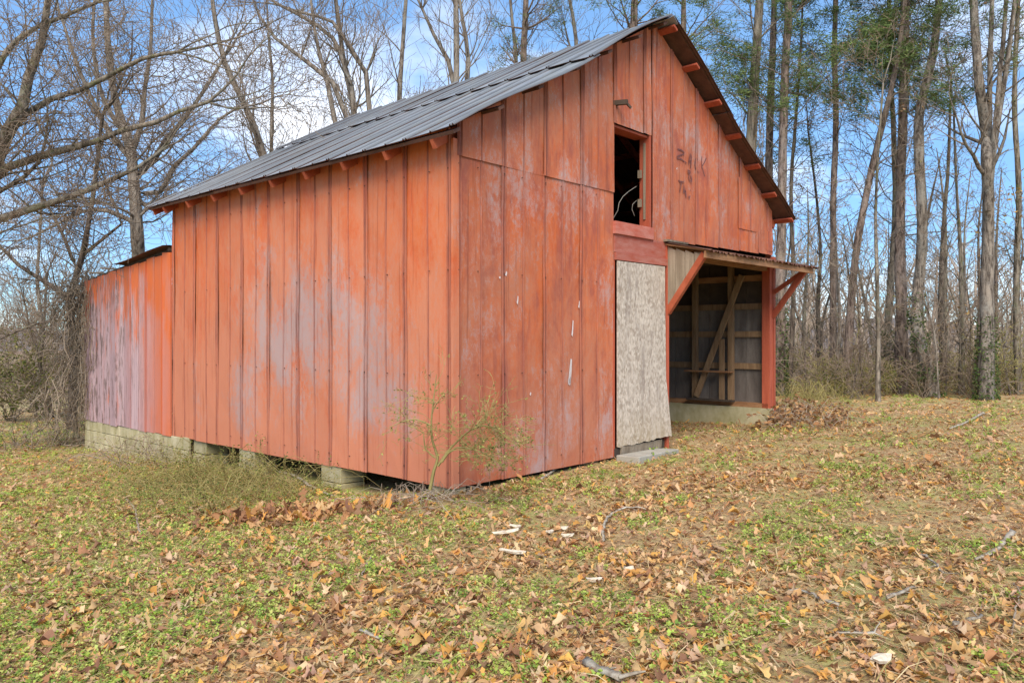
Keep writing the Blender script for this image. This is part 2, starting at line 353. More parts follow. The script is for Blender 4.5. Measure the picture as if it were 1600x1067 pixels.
# ------------------------------------------------------------------ ground and far terrain
def axis(bps):
    out = []
    for a_, b_, n in bps: out += list(np.linspace(a_, b_, n, endpoint=False))
    return np.array(out + [bps[-1][1]])
xs = axis([(-700, -60, 24), (-60, -16, 30), (-16, 16, 160), (16, 60, 30), (60, 700, 24)])
ys = axis([(-60, -4, 12), (-4, 24, 150), (24, 70, 40), (70, 800, 30)])
XX, YY = np.meshgrid(xs, ys, indexing='ij')
ZZ = gz(XX, YY)
nx, ny = XX.shape; idx = np.arange(nx * ny).reshape(nx, ny)
Q = np.stack([idx[:-1, :-1], idx[1:, :-1], idx[1:, 1:], idx[:-1, 1:]], -1).reshape(-1, 4)
tag(link_mesh('ground', mesh_np('ground', np.stack([XX, YY, ZZ], -1).reshape(-1, 3), Q, smooth=True), M['ground']), kind='structure')
hx = np.linspace(-520, 520, 140); hy = np.linspace(190, 420, 24)
HX, HY = np.meshgrid(hx, hy, indexing='ij')
HZZ = -6 + 17 * sstep(190, 330, HY) * (0.75 + .25 * np.sin(HX * .013 + 1) + .10 * np.sin(HX * .05)) + RNG.normal(0, .7, HX.shape)
idx = np.arange(HX.size).reshape(HX.shape)
Q = np.stack([idx[:-1, :-1], idx[1:, :-1], idx[1:, 1:], idx[:-1, 1:]], -1).reshape(-1, 4)
tag(link_mesh('hill', mesh_np('hill', np.stack([HX, HY, HZZ], -1).reshape(-1, 3), Q), M['hill']), kind='structure')

# ------------------------------------------------------------------ the barn (local axes: x along the gable front, y back along the side wall)
ANG = math.atan2(.739, .674)
BO = np.array([-.609, 8.15])
CA, SA = math.cos(ANG), math.sin(ANG)
def BW(x, y, z=0.0): return np.array([BO[0] + CA * x - SA * y, BO[1] + SA * x + CA * y, z])
def to_local(X, Y): return CA * (X - BO[0]) + SA * (Y - BO[1]), -SA * (X - BO[0]) + CA * (Y - BO[1])
def FWp(px, py, out=0.0):             # photograph pixel on the front wall plane -> local x, z
    u = (px - 800) / F; ox, oy = BO[0] + SA * out, BO[1] - CA * out
    x = (u * oy - ox) / (CA - u * SA); Y = oy + SA * x
    return x, CAMZ + (HZ - py) / F * Y
BW_, BL, LL = 7.635, 6.44, 10.09      # front width, main length, length with the lean-to
ZB, Z0, SL = .095, 3.845, .565        # wall bottom, roof plane at the wall, roof slope
def rake(x): return Z0 + SL * min(x, BW_ - x)
barn = empty('barn', (BO[0], BO[1], 0), ANG)
tag(barn, 'weathered red metal-clad barn with rusty tin roof, open bay and boarded door', 'barn')

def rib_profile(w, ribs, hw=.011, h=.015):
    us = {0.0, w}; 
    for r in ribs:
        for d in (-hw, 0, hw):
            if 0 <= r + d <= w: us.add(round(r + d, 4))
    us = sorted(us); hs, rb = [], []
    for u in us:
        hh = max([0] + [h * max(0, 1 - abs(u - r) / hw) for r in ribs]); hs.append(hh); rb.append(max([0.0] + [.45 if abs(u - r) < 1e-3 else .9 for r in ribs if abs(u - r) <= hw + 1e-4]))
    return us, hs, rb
def sheet(name, t0, t1, zb, zt, place, ribs, m, parent, rows=6, lap=.004, wav=.006, inset=.0):
    """crimped metal sheet between t0,t1 whose top follows zt(t); place(t, out, z) -> local point"""
    w = t1 - t0; us, hs, rb = rib_profile(w, ribs)
    # pad flat stretches so that dirt and painted shade stay on the crimps
    U, H, R = [], [], []
    for i, u in enumerate(us):
        if i and u - us[i - 1] > .05:
            for q in (us[i - 1] + .006, u - .006): U.append(q); H.append(0); R.append(0.0)
        U.append(u); H.append(hs[i]); R.append(rb[i])
    if abs(t0 + w / 2 - BW_ / 2) < w / 2 and callable(zt) and zt is rake:
        k = BW_ / 2 - t0
        j = next(i for i, u in enumerate(U) if u > k); U.insert(j, k); H.insert(j, 0); R.insert(j, 0)
    ph = random.uniform(0, 6)
    V, A = [], []
    for j in range(rows + 1):
        for u, h, r in zip(U, H, R):
            t = t0 + u; b = zb(t) if callable(zb) else zb; tp = zt(t) if callable(zt) else zt
            z = b + (tp - b) * j / rows
            o = h + lap * (1 - 2 * u / w) + wav * math.sin(ph + 1.9 * z + 3 * t) + wav * .5 * math.sin(2 * ph + 5.3 * z - 7 * t) + inset
            V.append(place(t, o, z)); A.append(r)
    n = len(U)
    Fs = [(j * n + i, j * n + i + 1, (j + 1) * n + i + 1, (j + 1) * n + i) for j in range(rows) for i in range(n - 1)]
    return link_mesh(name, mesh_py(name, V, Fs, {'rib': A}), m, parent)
P_front = lambda t, o, z: (t, -.02 - o, z)
P_side = lambda t, o, z: (-.02 - o, t, z)
P_right = lambda t, o, z: (BW_ + .02 + o, t, z)
P_back = lambda t, o, z: (t, BL + .02 + o, z)
RIBS = [.018, .062, .37]; PW = .705
def frame_part(name, beams, m):
    w = box(name, beams[0], m, barn)
    for b in beams[1:]: box('girt', b, m, w)
    return w

# side wall facing left: crimped sheets
side = frame_part('wall', [(.0, .09, .09, BL, z, z + .09) for z in (.12, 1.2, 2.3, 3.45)], M['dark_wood']); side['label'] = 'long red side wall of crimped metal sheets'
k = 0; s0 = 0.0
while s0 < BL - .05:
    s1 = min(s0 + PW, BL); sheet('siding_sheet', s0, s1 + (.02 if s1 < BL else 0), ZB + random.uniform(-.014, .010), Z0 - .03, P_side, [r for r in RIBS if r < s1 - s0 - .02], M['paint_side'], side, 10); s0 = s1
# corner trim
box('corner_trim', (-.036, .05, -.040, -.008, ZB - .005, 3.70), M['paint_side'], side)
# lean-to wall of peeling boards
lean = frame_part('wall', [(.0, .09, BL + .02, LL, z, z + .09) for z in (.12, 1.2, 2.4)], M['dark_wood']); lean['label'] = 'lean-to wall of peeling faded red boards'
def lean_top(y): return 3.02 + (2.70 - 3.02) * (y - BL) / (LL - BL)
nb = 12; bw = (LL - BL) / nb
for i in range(nb):
    y0 = BL + i * bw + .004; y1 = y0 + bw - .017; o = random.uniform(.0, .012)
    top0, top1 = lean_top(y0) + random.uniform(-.03, .02), lean_top(y1) + random.uniform(-.03, .02)
    bz = ZB + random.uniform(-.02, .01)
    v = [(-.012 - o, y0, bz), (-.012 - o, y1, bz), (-.012 - o, y1, top1), (-.012 - o, y0, top0), (-.040 - o, y0, bz), (-.040 - o, y1, bz), (-.040 - o, y1, top1), (-.040 - o, y0, top0)]
    f = [(0, 1, 2, 3), (7, 6, 5, 4), (0, 4, 5, 1), (1, 5, 6, 2), (2, 6, 7, 3), (3, 7, 4, 0)]
    link_mesh('board', mesh_py('board', v, f), M['peel'], lean)
    if i % 2 == 1: box('batten', (-.062 - o, -.042, y0 - .024, y0 + .010, bz, min(top0, top1) - .01), M['peel'], lean)
# far end and back walls of the lean-to
lend = frame_part('wall', [(.1, BW_ - .1, LL - .09, LL - .02, z, z + .09) for z in (.12, 2.3)], M['dark_wood']); lend['label'] = 'end wall of the lean-to in vertical boards'
x0 = .0
while x0 < BW_ - .05:
    x1 = min(x0 + .3, BW_); box('board', (x0 + .003, x1 - .006, LL + .002, LL + .03 + random.uniform(0, .006), ZB, 2.68 + random.uniform(-.03, .02)), M['peel'], lend); x0 = x1

# front gable wall
front = frame_part('wall', [(.1, 2.8, .01, .10, z, z + .09) for z in (.12, 1.2, 2.3, 3.45)], M['dark_wood']); front['label'] = 'red gable front wall of crimped metal sheets'
WX0, WX1, WZ0, WZ1 = 2.86, 3.73, 3.157, 4.43
DX0, DX1 = 2.87, 4.09
PZ = 3.03
for i in range(4):
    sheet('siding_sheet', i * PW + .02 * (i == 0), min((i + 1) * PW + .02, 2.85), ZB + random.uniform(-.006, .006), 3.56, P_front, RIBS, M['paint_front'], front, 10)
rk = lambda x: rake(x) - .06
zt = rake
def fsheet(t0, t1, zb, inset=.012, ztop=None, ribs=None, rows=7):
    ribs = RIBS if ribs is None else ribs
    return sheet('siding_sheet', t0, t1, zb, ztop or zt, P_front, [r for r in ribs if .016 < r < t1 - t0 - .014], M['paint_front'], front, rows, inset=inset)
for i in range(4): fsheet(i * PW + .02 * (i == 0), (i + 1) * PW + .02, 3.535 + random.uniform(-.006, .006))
fsheet(4 * PW, 5 * PW + .02, WZ1)                                   # above the loft opening
fsheet(5 * PW, WX1, WZ1)
fsheet(WX1 + .01, 6 * PW + .02, PZ - .05, ribs=[.018, .13])
for i in range(6, 10): fsheet(i * PW, (i + 1) * PW + .02, PZ + .012 * (i - 6))
fsheet(10 * PW, BW_ - .01, PZ + .05)
fsheet(6.30, 7.25, 3.42, inset=.028, ztop=lambda t: min(rake(t) - .12, 4.25), ribs=[.1, .45, .8])   # patched sheet
fsheet(6.95, BW_ - .03, 3.14, inset=.020, ztop=lambda t: 3.48, ribs=[.2, .5])
# loft opening frame
wf = box('window_frame', (WX1 - .05, WX1, -.028, .13, WZ0, WZ1), M['red_trim'], barn); wf['label'] = 'red timber frame of the open loft window'
box('jamb', (WX0 - .05, WX0, -.005, .20, WZ0, WZ1), M['red_trim'], wf)
box('head_board', (WX0, WX1 - .05, .0, .20, WZ1 - .035, WZ1 - .005), M['red_trim'], wf)
box('inner_stop', (WX1 - .068, WX1 - .052, .03, .06, WZ0 + .12, WZ1 - .1), M['grey_wood'], wf)
for z in (3.45, 3.85): box('hinge_block', (WX1 - .10, WX1 - .07, .08, .13, z, z + .11), M['grey_wood'], wf)
box('sill', (WX0 - .03, WX1 + .012, -.062, .10, WZ0 - .16, WZ0), M['red_trim_h'], wf, .004)
# panel and header between loft opening and door
hd = box('header_panel', (DX0 - .02, 4.13, -.036, -.006, 2.76, 2.995), M['red_trim_h'], barn, .003); hd['label'] = 'red painted panel above the boarded door'
box('header_board', (DX0 - .02, 4.10, -.060, -.010, 2.655, 2.757), M['red_trim_h'], hd, .003)
# door of strand board with a warped, broken lower edge
def door():
    nxx, nzz = 22, 26; V, Fs = [], []; ed = [random.gauss(0, .007) for _ in range(24)]
    for layer, off in ((0, 0.0), (1, .014)):
        for j in range(nzz + 1):
            for i in range(nxx + 1):
                a_, b_ = i / nxx, j / nzz
                x = DX0 + .012 + a_ * (1.175 + .095 * max(0, .34 - b_) / .34 + .012 * math.sin(5 * b_))
                zb = .215 + .035 * a_ + .055 * math.sin(a_ * 3.1) * (a_ > .35) * (a_ - .35) + ed[i]
                z = zb + b_ * (2.645 - zb)
                warp = -.040 - .028 * math.sin(a_ * 3.0) * (1 - b_) - .06 * max(0, a_ - .5) * max(0, .35 - b_) * 4
                V.append((x, warp - off, z))
    n = (nxx + 1) * (nzz + 1); g = lambda l, j, i: l * n + j * (nxx + 1) + i
    for j in range(nzz):
        for i in range(nxx):
            Fs.append((g(0, j, i), g(0, j + 1, i), g(0, j + 1, i + 1), g(0, j, i + 1))); Fs.append((g(1, j, i), g(1, j, i + 1), g(1, j + 1, i + 1), g(1, j + 1, i)))
    for j in range(nzz):
        for i in (0, nxx): Fs.append((g(0, j, i), g(1, j, i), g(1, j + 1, i), g(0, j + 1, i)))
    for i in range(nxx):
        for j in (0, nzz): Fs.append((g(0, j, i), g(0, j, i + 1), g(1, j, i + 1), g(1, j, i)))
    return link_mesh('door', mesh_py('door', V, Fs), M['osb'], barn)
dr = door(); dr['label'] = 'doorway boarded over with a warped weathered strand-board sheet'
box('threshold', (DX0 - .02, 4.07, -.03, .10, .06, .20), M['dark_wood'], barn)
box('threshold', (DX0 + .10, 3.95, -.055, -.032, .10, .225), M['grey_wood'], barn, .012)
box('door_jamb', (4.095, 4.16, -.05, .07, -.02, 2.99), M['red_trim'], barn)
box('door_jamb', (DX0 - .035, DX0 - .004, -.022, .07, .10, 2.65), M['red_trim'], barn)
# partition behind the door jamb, loft floor, ground floor
pt = box('partition', (4.10, 4.13, .075, BL - .05, -.05, 3.0), M['dark_wood'], barn)
box('loft_floor', (.05, BW_ - .05, .06, BL - .06, 2.96, 3.02), M['dark_wood'], barn)
box('floor', (.06, 4.09, .11, BL - .05, .12, .26), M['dark_wood'], barn)
# right wall: outside sheets and the inner face seen through the open bay
right = frame_part('wall', [(BW_ - .06, BW_ - .01, .1, BL, z, z + .05) for z in (3.3,)], M['dark_wood']); right['label'] = 'far side wall seen from inside the open bay'
s0 = 0.0
while s0 < BL - .05:
    s1 = min(s0 + PW, BL); sheet('siding_sheet', s0, s1, .48, Z0 - .03, P_right, [r for r in RIBS if r < s1 - s0 - .02], M['paint_side'], right, 4); s0 = s1
y0 = .10
while y0 < BL - .1:
    y1 = min(y0 + .36, BL - .05); box('inner_panel', (BW_ - .012 - random.uniform(0, .004), BW_ - .004, y0 + .003, y1 - .003, .47, 2.19), M['inner'], right); box('inner_panel', (BW_ - .012 - random.uniform(0, .004), BW_ - .004, y0 + .003, y1 - .003, 2.195, 3.78), M['dark_wood'], right); y0 = y1
for z in (.06 + CAMZ, -.51 + CAMZ, .55 + CAMZ, 1.05 + CAMZ): box('girt', (BW_ - .065, BW_ - .016, .10, BL - .1, z - .055, z + .05), M['tan_wood'] if z < 2.3 else M['brown_wood'], right)
for y in (.70, 1.42, 2.3, 3.4, 4.5): box('stud', (BW_ - .155, BW_ - .067, y - .045, y + .045, .50, 2.96), M['tan_wood'], right)
beam('diagonal_brace', (BW_ - .18, .46, 2.75), (BW_ - .18, 1.36, .56), .045, .10, M['tan_wood'], right, up=(0, 1, .4))
box('short_board', (BW_ - .185, BW_ - .158, .80, .90, .50, 1.62), M['tan_wood'], right)
box('ledge', (BW_ - .30, BW_ - .16, .62, 1.55, 1.02, 1.045), M['brown_wood'], right)
box('ledge', (BW_ - .32, BW_ - .16, .60, 1.50, .50, .53), M['dark_wood'], right)
box('sill_beam', (BW_ - .17, BW_ + .0, -.02, BL, .42, .497), M['brown_wood'], right)
fd = box('foundation_wall', (BW_ - .22, BW_ - .02, -.06, BL + .05, -.35, .418), M['concrete'], barn); fd['label'] = 'low mossy concrete footing under the open bay'
# back wall
back = frame_part('wall', [(.1, BW_ - .1, BL - .1, BL - .02, z, z + .09) for z in (.3, 2.3, 3.5)], M['dark_wood']); back['label'] = 'back gable wall above the lean-to roof'
x0 = 0.0
while x0 < BW_ - .05:
    x1 = min(x0 + PW, BW_); sheet('siding_sheet', x0, x1, ZB, zt, P_back, [r for r in RIBS if r < x1 - x0 - .02], M['paint_side'], back, 5); x0 = x1
# front right post and head beam of the bay
post = box('corner_post', (BW_ - .17, BW_ - .04, -.05, .09, .40, 2.98), M['red_trim'], barn)
box('corner_board', (BW_ - .032, BW_ + .045, -.062, .0, .36, 3.05), M['red_trim'], barn)
box('lintel', (4.165, BW_ - .175, -.01, .10, 2.80, 2.955), M['brown_wood'], barn)

def nail_heads(wall, ts, zs, place):
    V, Fs = [], []
    for t in ts:
        for z in zs:
            o = place(t + random.uniform(-.01, .01), .0, z + random.uniform(-.02, .02)); k = len(V); r = .0062
            for q in range(5):
                for dd in (0, 1): V.append(place(t + r * math.cos(q * 1.2566), .010 + .012 * dd, z + r * math.sin(q * 1.2566)))
            Fs += [(k + 1, k + 3, k + 5, k + 7, k + 9)] + [(k + 2 * q, k + (2 * q + 2) % 10, k + (2 * q + 3) % 10, k + 2 * q + 1) for q in range(5)]
    tag(link_mesh('nail_heads', mesh_py('nail_heads', V, Fs), M['rust'], wall), kind='stuff')
RT = [i * PW + r for i in range(9) for r in (.04, .33)]
nail_heads(side, [t for t in RT if t < BL - .1], (.25, 1.25, 2.35, 3.4), P_side)
nail_heads(front, [t for t in RT if t < 2.75], (.25, 1.25, 2.35, 3.45), P_front)
# roof
ER, FRONT, BACK = .28, -.33, BL + .33
roof = prism('roof', [(BW_ / 2 - .13, Z0 + SL * BW_ / 2 - .045), (BW_ / 2, Z0 + SL * BW_ / 2 + .045), (BW_ / 2 + .13, Z0 + SL * BW_ / 2 - .045), (BW_ / 2, Z0 + SL * BW_ / 2 + .030)], 'y', FRONT + .005, BACK, M['roof'], barn)
roof['label'] = 'grey galvanised crimped sheet roof with rusty underside'
nrm = Vector((-SL, 0, 1)).normalized()
def roof_sheet(y0, y1, xa, xb, side_, lift):
    """crimped sheet with ribs running up the slope, upper face galvanised, lower face rusty"""
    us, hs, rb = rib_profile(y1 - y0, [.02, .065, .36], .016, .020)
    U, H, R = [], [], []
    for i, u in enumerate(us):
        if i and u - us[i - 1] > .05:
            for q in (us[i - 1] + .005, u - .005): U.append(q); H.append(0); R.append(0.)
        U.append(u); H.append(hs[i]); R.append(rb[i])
    rows = 7; V, A = [], []; n = len(U); ph = random.uniform(0, 6); l0 = random.uniform(0, .012)
    for lay in (0, 1):
        for j in range(rows + 1):
            for u, h, r in zip(U, H, R):
                x = xa + (xb - xa) * j / rows; y = y0 + u
                edge = .030 * math.sin(2.2 * x + 1.0) * max(0, 1 - (y - FRONT) / .5) if y < FRONT + .5 else 0
                o = h + lift + l0 * (1 - j / rows) + .003 * math.sin(ph + 2.3 * x + 2 * y) + .004 * (1 - 2 * u / (y1 - y0)) - .007 * lay + edge
                z = Z0 + SL * x + nrm.z * o; xx = x + nrm.x * o
                V.append((xx if side_ > 0 else BW_ - xx, y, z)); A.append(r)
    Fs, mi = [], []; off = n * (rows + 1)
    for j in range(rows):
        for i in range(n - 1):
            q = (j * n + i, j * n + i + 1, (j + 1) * n + i + 1, (j + 1) * n + i)
            Fs.append(q); mi.append(0); Fs.append(tuple(off + t for t in reversed(q))); mi.append(1)
    for i in range(n - 1):
        Fs.append((i, off + i, off + i + 1, i + 1)); mi.append(1)
    for j in range(rows):
        Fs.append((j * n, (j + 1) * n, off + (j + 1) * n, off + j * n)); mi.append(1)
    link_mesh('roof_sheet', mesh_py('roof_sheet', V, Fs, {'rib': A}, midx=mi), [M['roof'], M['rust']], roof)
for sd_ in (1, -1):
    y0 = FRONT; xm = 2.05
    while y0 < BACK - .05:
        y1 = min(y0 + .70, BACK); e1 = y1 + (.02 if y1 < BACK else 0); jx = random.uniform(-.05, .05)
        roof_sheet(y0, e1, -ER + random.uniform(-.012, .012), xm + .12 + jx, sd_, .018)
        roof_sheet(y0, e1, xm + jx, BW_ / 2 + .0, sd_, .036 + random.uniform(0, .01)); y0 = y1
for i, x in enumerate((-.22, .42, 1.08, 1.74, 2.40, 3.06, 3.70)):
    for sd_ in (1, -1):
        xx = x if sd_ > 0 else BW_ - x; z = Z0 + SL * x - .022
        beam('purlin', (xx, FRONT + .03 + random.uniform(0, .03), z), (xx, BACK - .04, z), .10, .034, M['red_trim'] if sd_ < 0 else M['rust'], roof, up=(-SL * sd_, 0, 1))  # left purlins take the dark rust colour as painted eave shadow
for i in range(9):
    y = .06 + i * .775
    for sd_ in (1, -1):
        q = lambda x: (x if sd_ > 0 else BW_ - x, min(y, BL - .04), Z0 + SL * x - .095)
        beam('rafter', q(-ER + .05), q(BW_ / 2 - .03), .05, .11, M['tail'], roof, up=(-SL * sd_, 0, 1))
beam('rafter', (-ER + .06, BL + .22, Z0 + SL * -ER - .05), (BW_ / 2, BL + .22, Z0 + SL * BW_ / 2 - .10), .03, .12, M['red_trim'], roof, up=(-SL, 0, 1))
# pent roof over the bay
PX0, PX1, PO = 4.06, 7.86, .66
pent = prism('porch_roof', [(-.028, PZ - .075), (-PO + .02, 2.835), (-PO + .02, 2.855), (-.028, PZ - .05)], 'x', PX0 + .02, PX1 - .04, M['brown_wood'], barn)
pent['label'] = 'small pent roof over the open bay with rusty crumpled edge'
x0 = PX0
while x0 < PX1 - .05:
    x1 = min(x0 + .64, PX1); V, A = [], []; nn = 17; l = random.uniform(0, .01)
    for lay in (0, 1):
        for j in range(5):
            for i in range(nn):
                x = x0 + (x1 + .03 - x0) * i / (nn - 1); f_ = j / 4
                crumple = .022 * math.sin(i * 2.4 + x0 * 7) * f_ ** 2 + .012 * math.sin(x * 31)
                y = -.022 - f_ * (PO + .03 + .02 * math.sin(x * 5)); z = PZ - .035 - .165 * f_ + crumple * .8 + l - .005 * lay
                V.append((x, y, z))
    o2 = 5 * nn; Fs = []
    for j in range(4):
        for i in range(nn - 1):
            q = (j * nn + i, (j + 1) * nn + i, (j + 1) * nn + i + 1, j * nn + i + 1); Fs += [q, tuple(o2 + t for t in reversed(q))]
    for i in range(nn - 1): Fs.append((4 * nn + i, o2 + 4 * nn + i, o2 + 4 * nn + i + 1, 4 * nn + i + 1))
    link_mesh('roof_sheet', mesh_py('roof_sheet', V, Fs), M['rust'], pent); x0 = x1
box('fascia', (PX0 + .02, PX1 - .06, -PO - .012, -PO + .018, 2.735, 2.845), M['brown_wood'], pent, .006)
for x in (4.9, 5.75, 6.6): beam('rafter', (x, -.03, PZ - .115), (x, -PO + .02, 2.79), .045, .07, M['brown_wood'], pent)
box('edge_strip', (PX0 - .03, PX0 + .55, -.10, -.03, PZ - .035, PZ - .0), M['grey_wood'], pent, .006)
def bracket(x, filled):
    o = PO - .04; zb, ztp = 2.00, 2.80
    br = beam('bracket', (x, -.03, zb), (x, -o, ztp), .07, .085, M['tail'] if filled else M['red_trim'], barn, up=(0, 1, 1))
    if filled:
        n = 4
        for i in range(n):
            a0, a1 = .04 + (o - .04) * i / n, .04 + (o - .04) * (i + 1) / n - .006
            zz = lambda a_: zb + (ztp - zb) * (a_ - .03) / (o - .03)
            prism('plank', [(-a0, zz(a0) + .02), (-a1, zz(a1) + .02), (-a1, 2.92 - .17 * a1 / PO), (-a0, 2.95 - .17 * a0 / PO)], 'x', x - .026 - .004 * (i % 2), x - .004, M['grey_wood'], br)
        br['label'] = 'knee bracket boarded over with weathered grey planks'
    else:
        beam('brace', (x, -.04, 2.42), (x, -o + .08, 2.74), .045, .07, M['red_trim'], br, up=(0, 1, 1))
        box('backing_board', (x - .05, x + .03, -.058, -.052, 2.0, 2.8), M['red_trim'], br)
        br['label'] = 'open red timber knee bracket at the corner post'
bracket(4.15, True); bracket(BW_ - .02, False)
# lean-to roof, partly stripped
lr = box('lean_to_roof', (-.05, BW_, BL + .05, BL + .10, lean_top(BL) + .0, lean_top(BL) + .05), M['dark_wood'], barn); lr['label'] = 'sagging lean-to roof of rusty sheets with bare rafters'
for i in range(12):
    x0 = -.16 + i * .66; e = LL - 1.75 + random.uniform(-.15, .2)
    V = []
    for lay in (0, 1):
        for j in range(5):
            for q in range(7):
                y = BL + .03 + (e - BL) * j / 4; V.append((x0 + .68 * q / 6, y, lean_top(y) + .075 - .004 * lay + .012 * (q % 2) + .012 * math.sin(y * 3 + i)))
    Fs = []
    for j in range(4):
        for q in range(6):
            f = (j * 7 + q, j * 7 + q + 1, (j + 1) * 7 + q + 1, (j + 1) * 7 + q); Fs += [f, tuple(35 + t for t in reversed(f))]
    for j in range(4): Fs.append((j * 7, (j + 1) * 7, 35 + (j + 1) * 7, 35 + j * 7))
    for q in range(6): Fs.append((28 + q, 28 + q + 1, 63 + q + 1, 63 + q))
    link_mesh('roof_sheet', mesh_py('roof_sheet', V, Fs), M['rust'], lr)
for i in range(9):
    x = .03 + i * .92; beam('rafter', (x, BL + .05, lean_top(BL) + .01), (x, LL + .05, lean_top(LL) - .01), .05, .09, M['dark_wood'], lr)
for y in (LL - 1.2, LL - .65): box('batten', (-.17, BW_, y, y + .09, lean_top(y) + .065, lean_top(y) + .09), M['grey_wood'], lr)
# piers and block footing
def block(x0, x1, y0, y1, z0, z1, parent):
    return box('concrete_block', (x0, x1, y0, y1, z0, z1), M['concrete'], parent, .006, .008)
def pier(x, y, w=.42, d=.36):
    p = block(x, x + d, y, y + w, -.45, -.12, barn); p.name = 'pier'
    block(x + .006, x + d - .006, y + .005, y + w - .005, -.115, .088, p)
for y in (1.95, 3.95): pier(-.012, y)
pier(.0, .0, .38, .20)
for x, y in ((2.3, .1), (2.3, 3.0), (.02, 5.4), (2.3, 5.4)): pier(x, y)
fw = box('foundation_wall', (.02, .16, 5.9, LL - .05, -.75, .05), M['dark_wood'], barn); fw['label'] = 'block footing wall under the lean-to'
for c, z in enumerate((-.72, -.50, -.295, -.09)):
    y = 5.86 + (.2 if c % 2 else 0)
    if c % 2: block(-.03, .015, 5.86, 6.05, z, z + .195, fw)
    while y < LL - .02:
        y1 = min(y + .40, LL + .0); block(-.03 - random.uniform(0, .01), .015, y + .004, y1 - .004, z, z + .197 if c < 3 else .09, fw); y = y1
box('foundation_wall', (.05, BW_, LL - .18, LL - .03, -.9, .09), M['concrete'], barn)
box('sill_beam', (.012, .14, .05, 5.9, .10, .22), M['dark_wood'], side)
# hand-painted letters on the gable
def stroke(pts, wd=.024, out=.040):
    V, Fs = [], []
    L3 = [FWp(1040 + x / 9.7, 220 + y / 9.7) for x, y in pts]
    for i, (x, z) in enumerate(L3):
        a_ = L3[max(0, i - 1)]; b_ = L3[min(len(L3) - 1, i + 1)]; d = Vector((b_[0] - a_[0], b_[1] - a_[1])); d.normalize()
        w = wd * random.uniform(.75, 1.1) / 2
        V += [(x - d.y * w, -out, z + d.x * w), (x + d.y * w, -out, z - d.x * w)]
    for i in range(len(L3) - 1): Fs.append((2 * i, 2 * i + 1, 2 * i + 3, 2 * i + 2))
    return V, Fs
strokes = [[(145, 135), (200, 150), (255, 190), (250, 210), (190, 225), (140, 250), (140, 275), (200, 285), (285, 350)],
           [(312, 370), (322, 290), (345, 205), (358, 240), (350, 330), (345, 420)], [(318, 318), (358, 310)],
           [(450, 290), (425, 278), (415, 300), (412, 360), (420, 420), (440, 470), (470, 492)],
           [(515, 245), (512, 330), (515, 430)], [(582, 270), (545, 350), (515, 395), (535, 470), (560, 550)],
           [(330, 470), (300, 450), (305, 490), (335, 500), (345, 480), (330, 460)], [(325, 500), (315, 560), (330, 610), (355, 630), (362, 590), (345, 530)],
           [(160, 605), (180, 625), (240, 635)], [(205, 630), (195, 700), (178, 780)],
           [(235, 800), (245, 680), (262, 760), (278, 860)], [(238, 770), (272, 775)],
           [(338, 755), (345, 765)], [(312, 845), (322, 885), (335, 840)]]
lt = empty('painted_lettering', parent=front); lt['label'] = 'faded dark hand-painted letters reading ZACK 8 TAJ'
lt.parent = barn
for q in strokes:
    v, f = stroke(q); link_mesh('brush_stroke', mesh_py('brush_stroke', v, f), M['black'], lt)
V, Fs = [], []
for (px, py, w, h) in ((892, 500, 2, 26), (889, 560, 4, 40), (888, 588, 3, 14), (788, 424, 2, 8), (806, 462, 1.6, 14), (826, 612, 1.5, 6), (902, 470, 1.5, 12), (778, 432, 2, 4), (1055, 262, 1.5, 4)):
    x, z = FWp(px, py); x2, z2 = FWp(px - w * .5, py + h); ww = w * .009; k = len(V)
    V = []; k = 0
    V += [(x - ww * .3, -.033, z), (x + ww * .5, -.033, z - .01), (x2 + ww, -.033, (z + z2) / 2), (x2 + ww * .4, -.033, z2), (x2 - ww, -.033, z2 + .02), (x - ww, -.033, (z + z2) / 2)]
    link_mesh('paint_splash', mesh_py('paint_splash', V, [tuple(range(6))]), M['white_drip'], front)
# iron peg above the loft window, cable in the opening
x, z = FWp(957, 162); pg = beam('iron_peg', (x, -.01, z), (x + .05, -.20, z - .01), .05, .06, M['dark_wood'], barn)
beam('peg_hook', (x + .04, -.17, z), (x + .13, -.20, z - .07), .02, .03, M['dark_wood'], pg)
pts = [(1004, 290), (992, 298), (983, 306), (977, 316), (975, 328), (968, 340), (958, 347)]
cb = [(FWp(a_, b_)[0], .10, FWp(a_, b_)[1]) for a_, b_ in pts]
tube_obj('cable', [(cb, [.0045] * len(cb))], M['wire'], barn)
cb = [(FWp(a_, b_)[0], .12, FWp(a_, b_)[1]) for a_, b_ in ((1006, 312), (1000, 318), (999, 326), (1003, 336))]
tube_obj('cable', [(cb, [.0035] * len(cb))], M['wire'], barn)

st = box('concrete_step', (2.80, 3.78, -.44, -.085, -.10, .135), M['stone'], None, .012, .014)
st.location = (BO[0], BO[1], 0); st.rotation_euler = (.0, .0, ANG)
tag(st, 'flat grey concrete step on the ground below the boarded door', 'step')

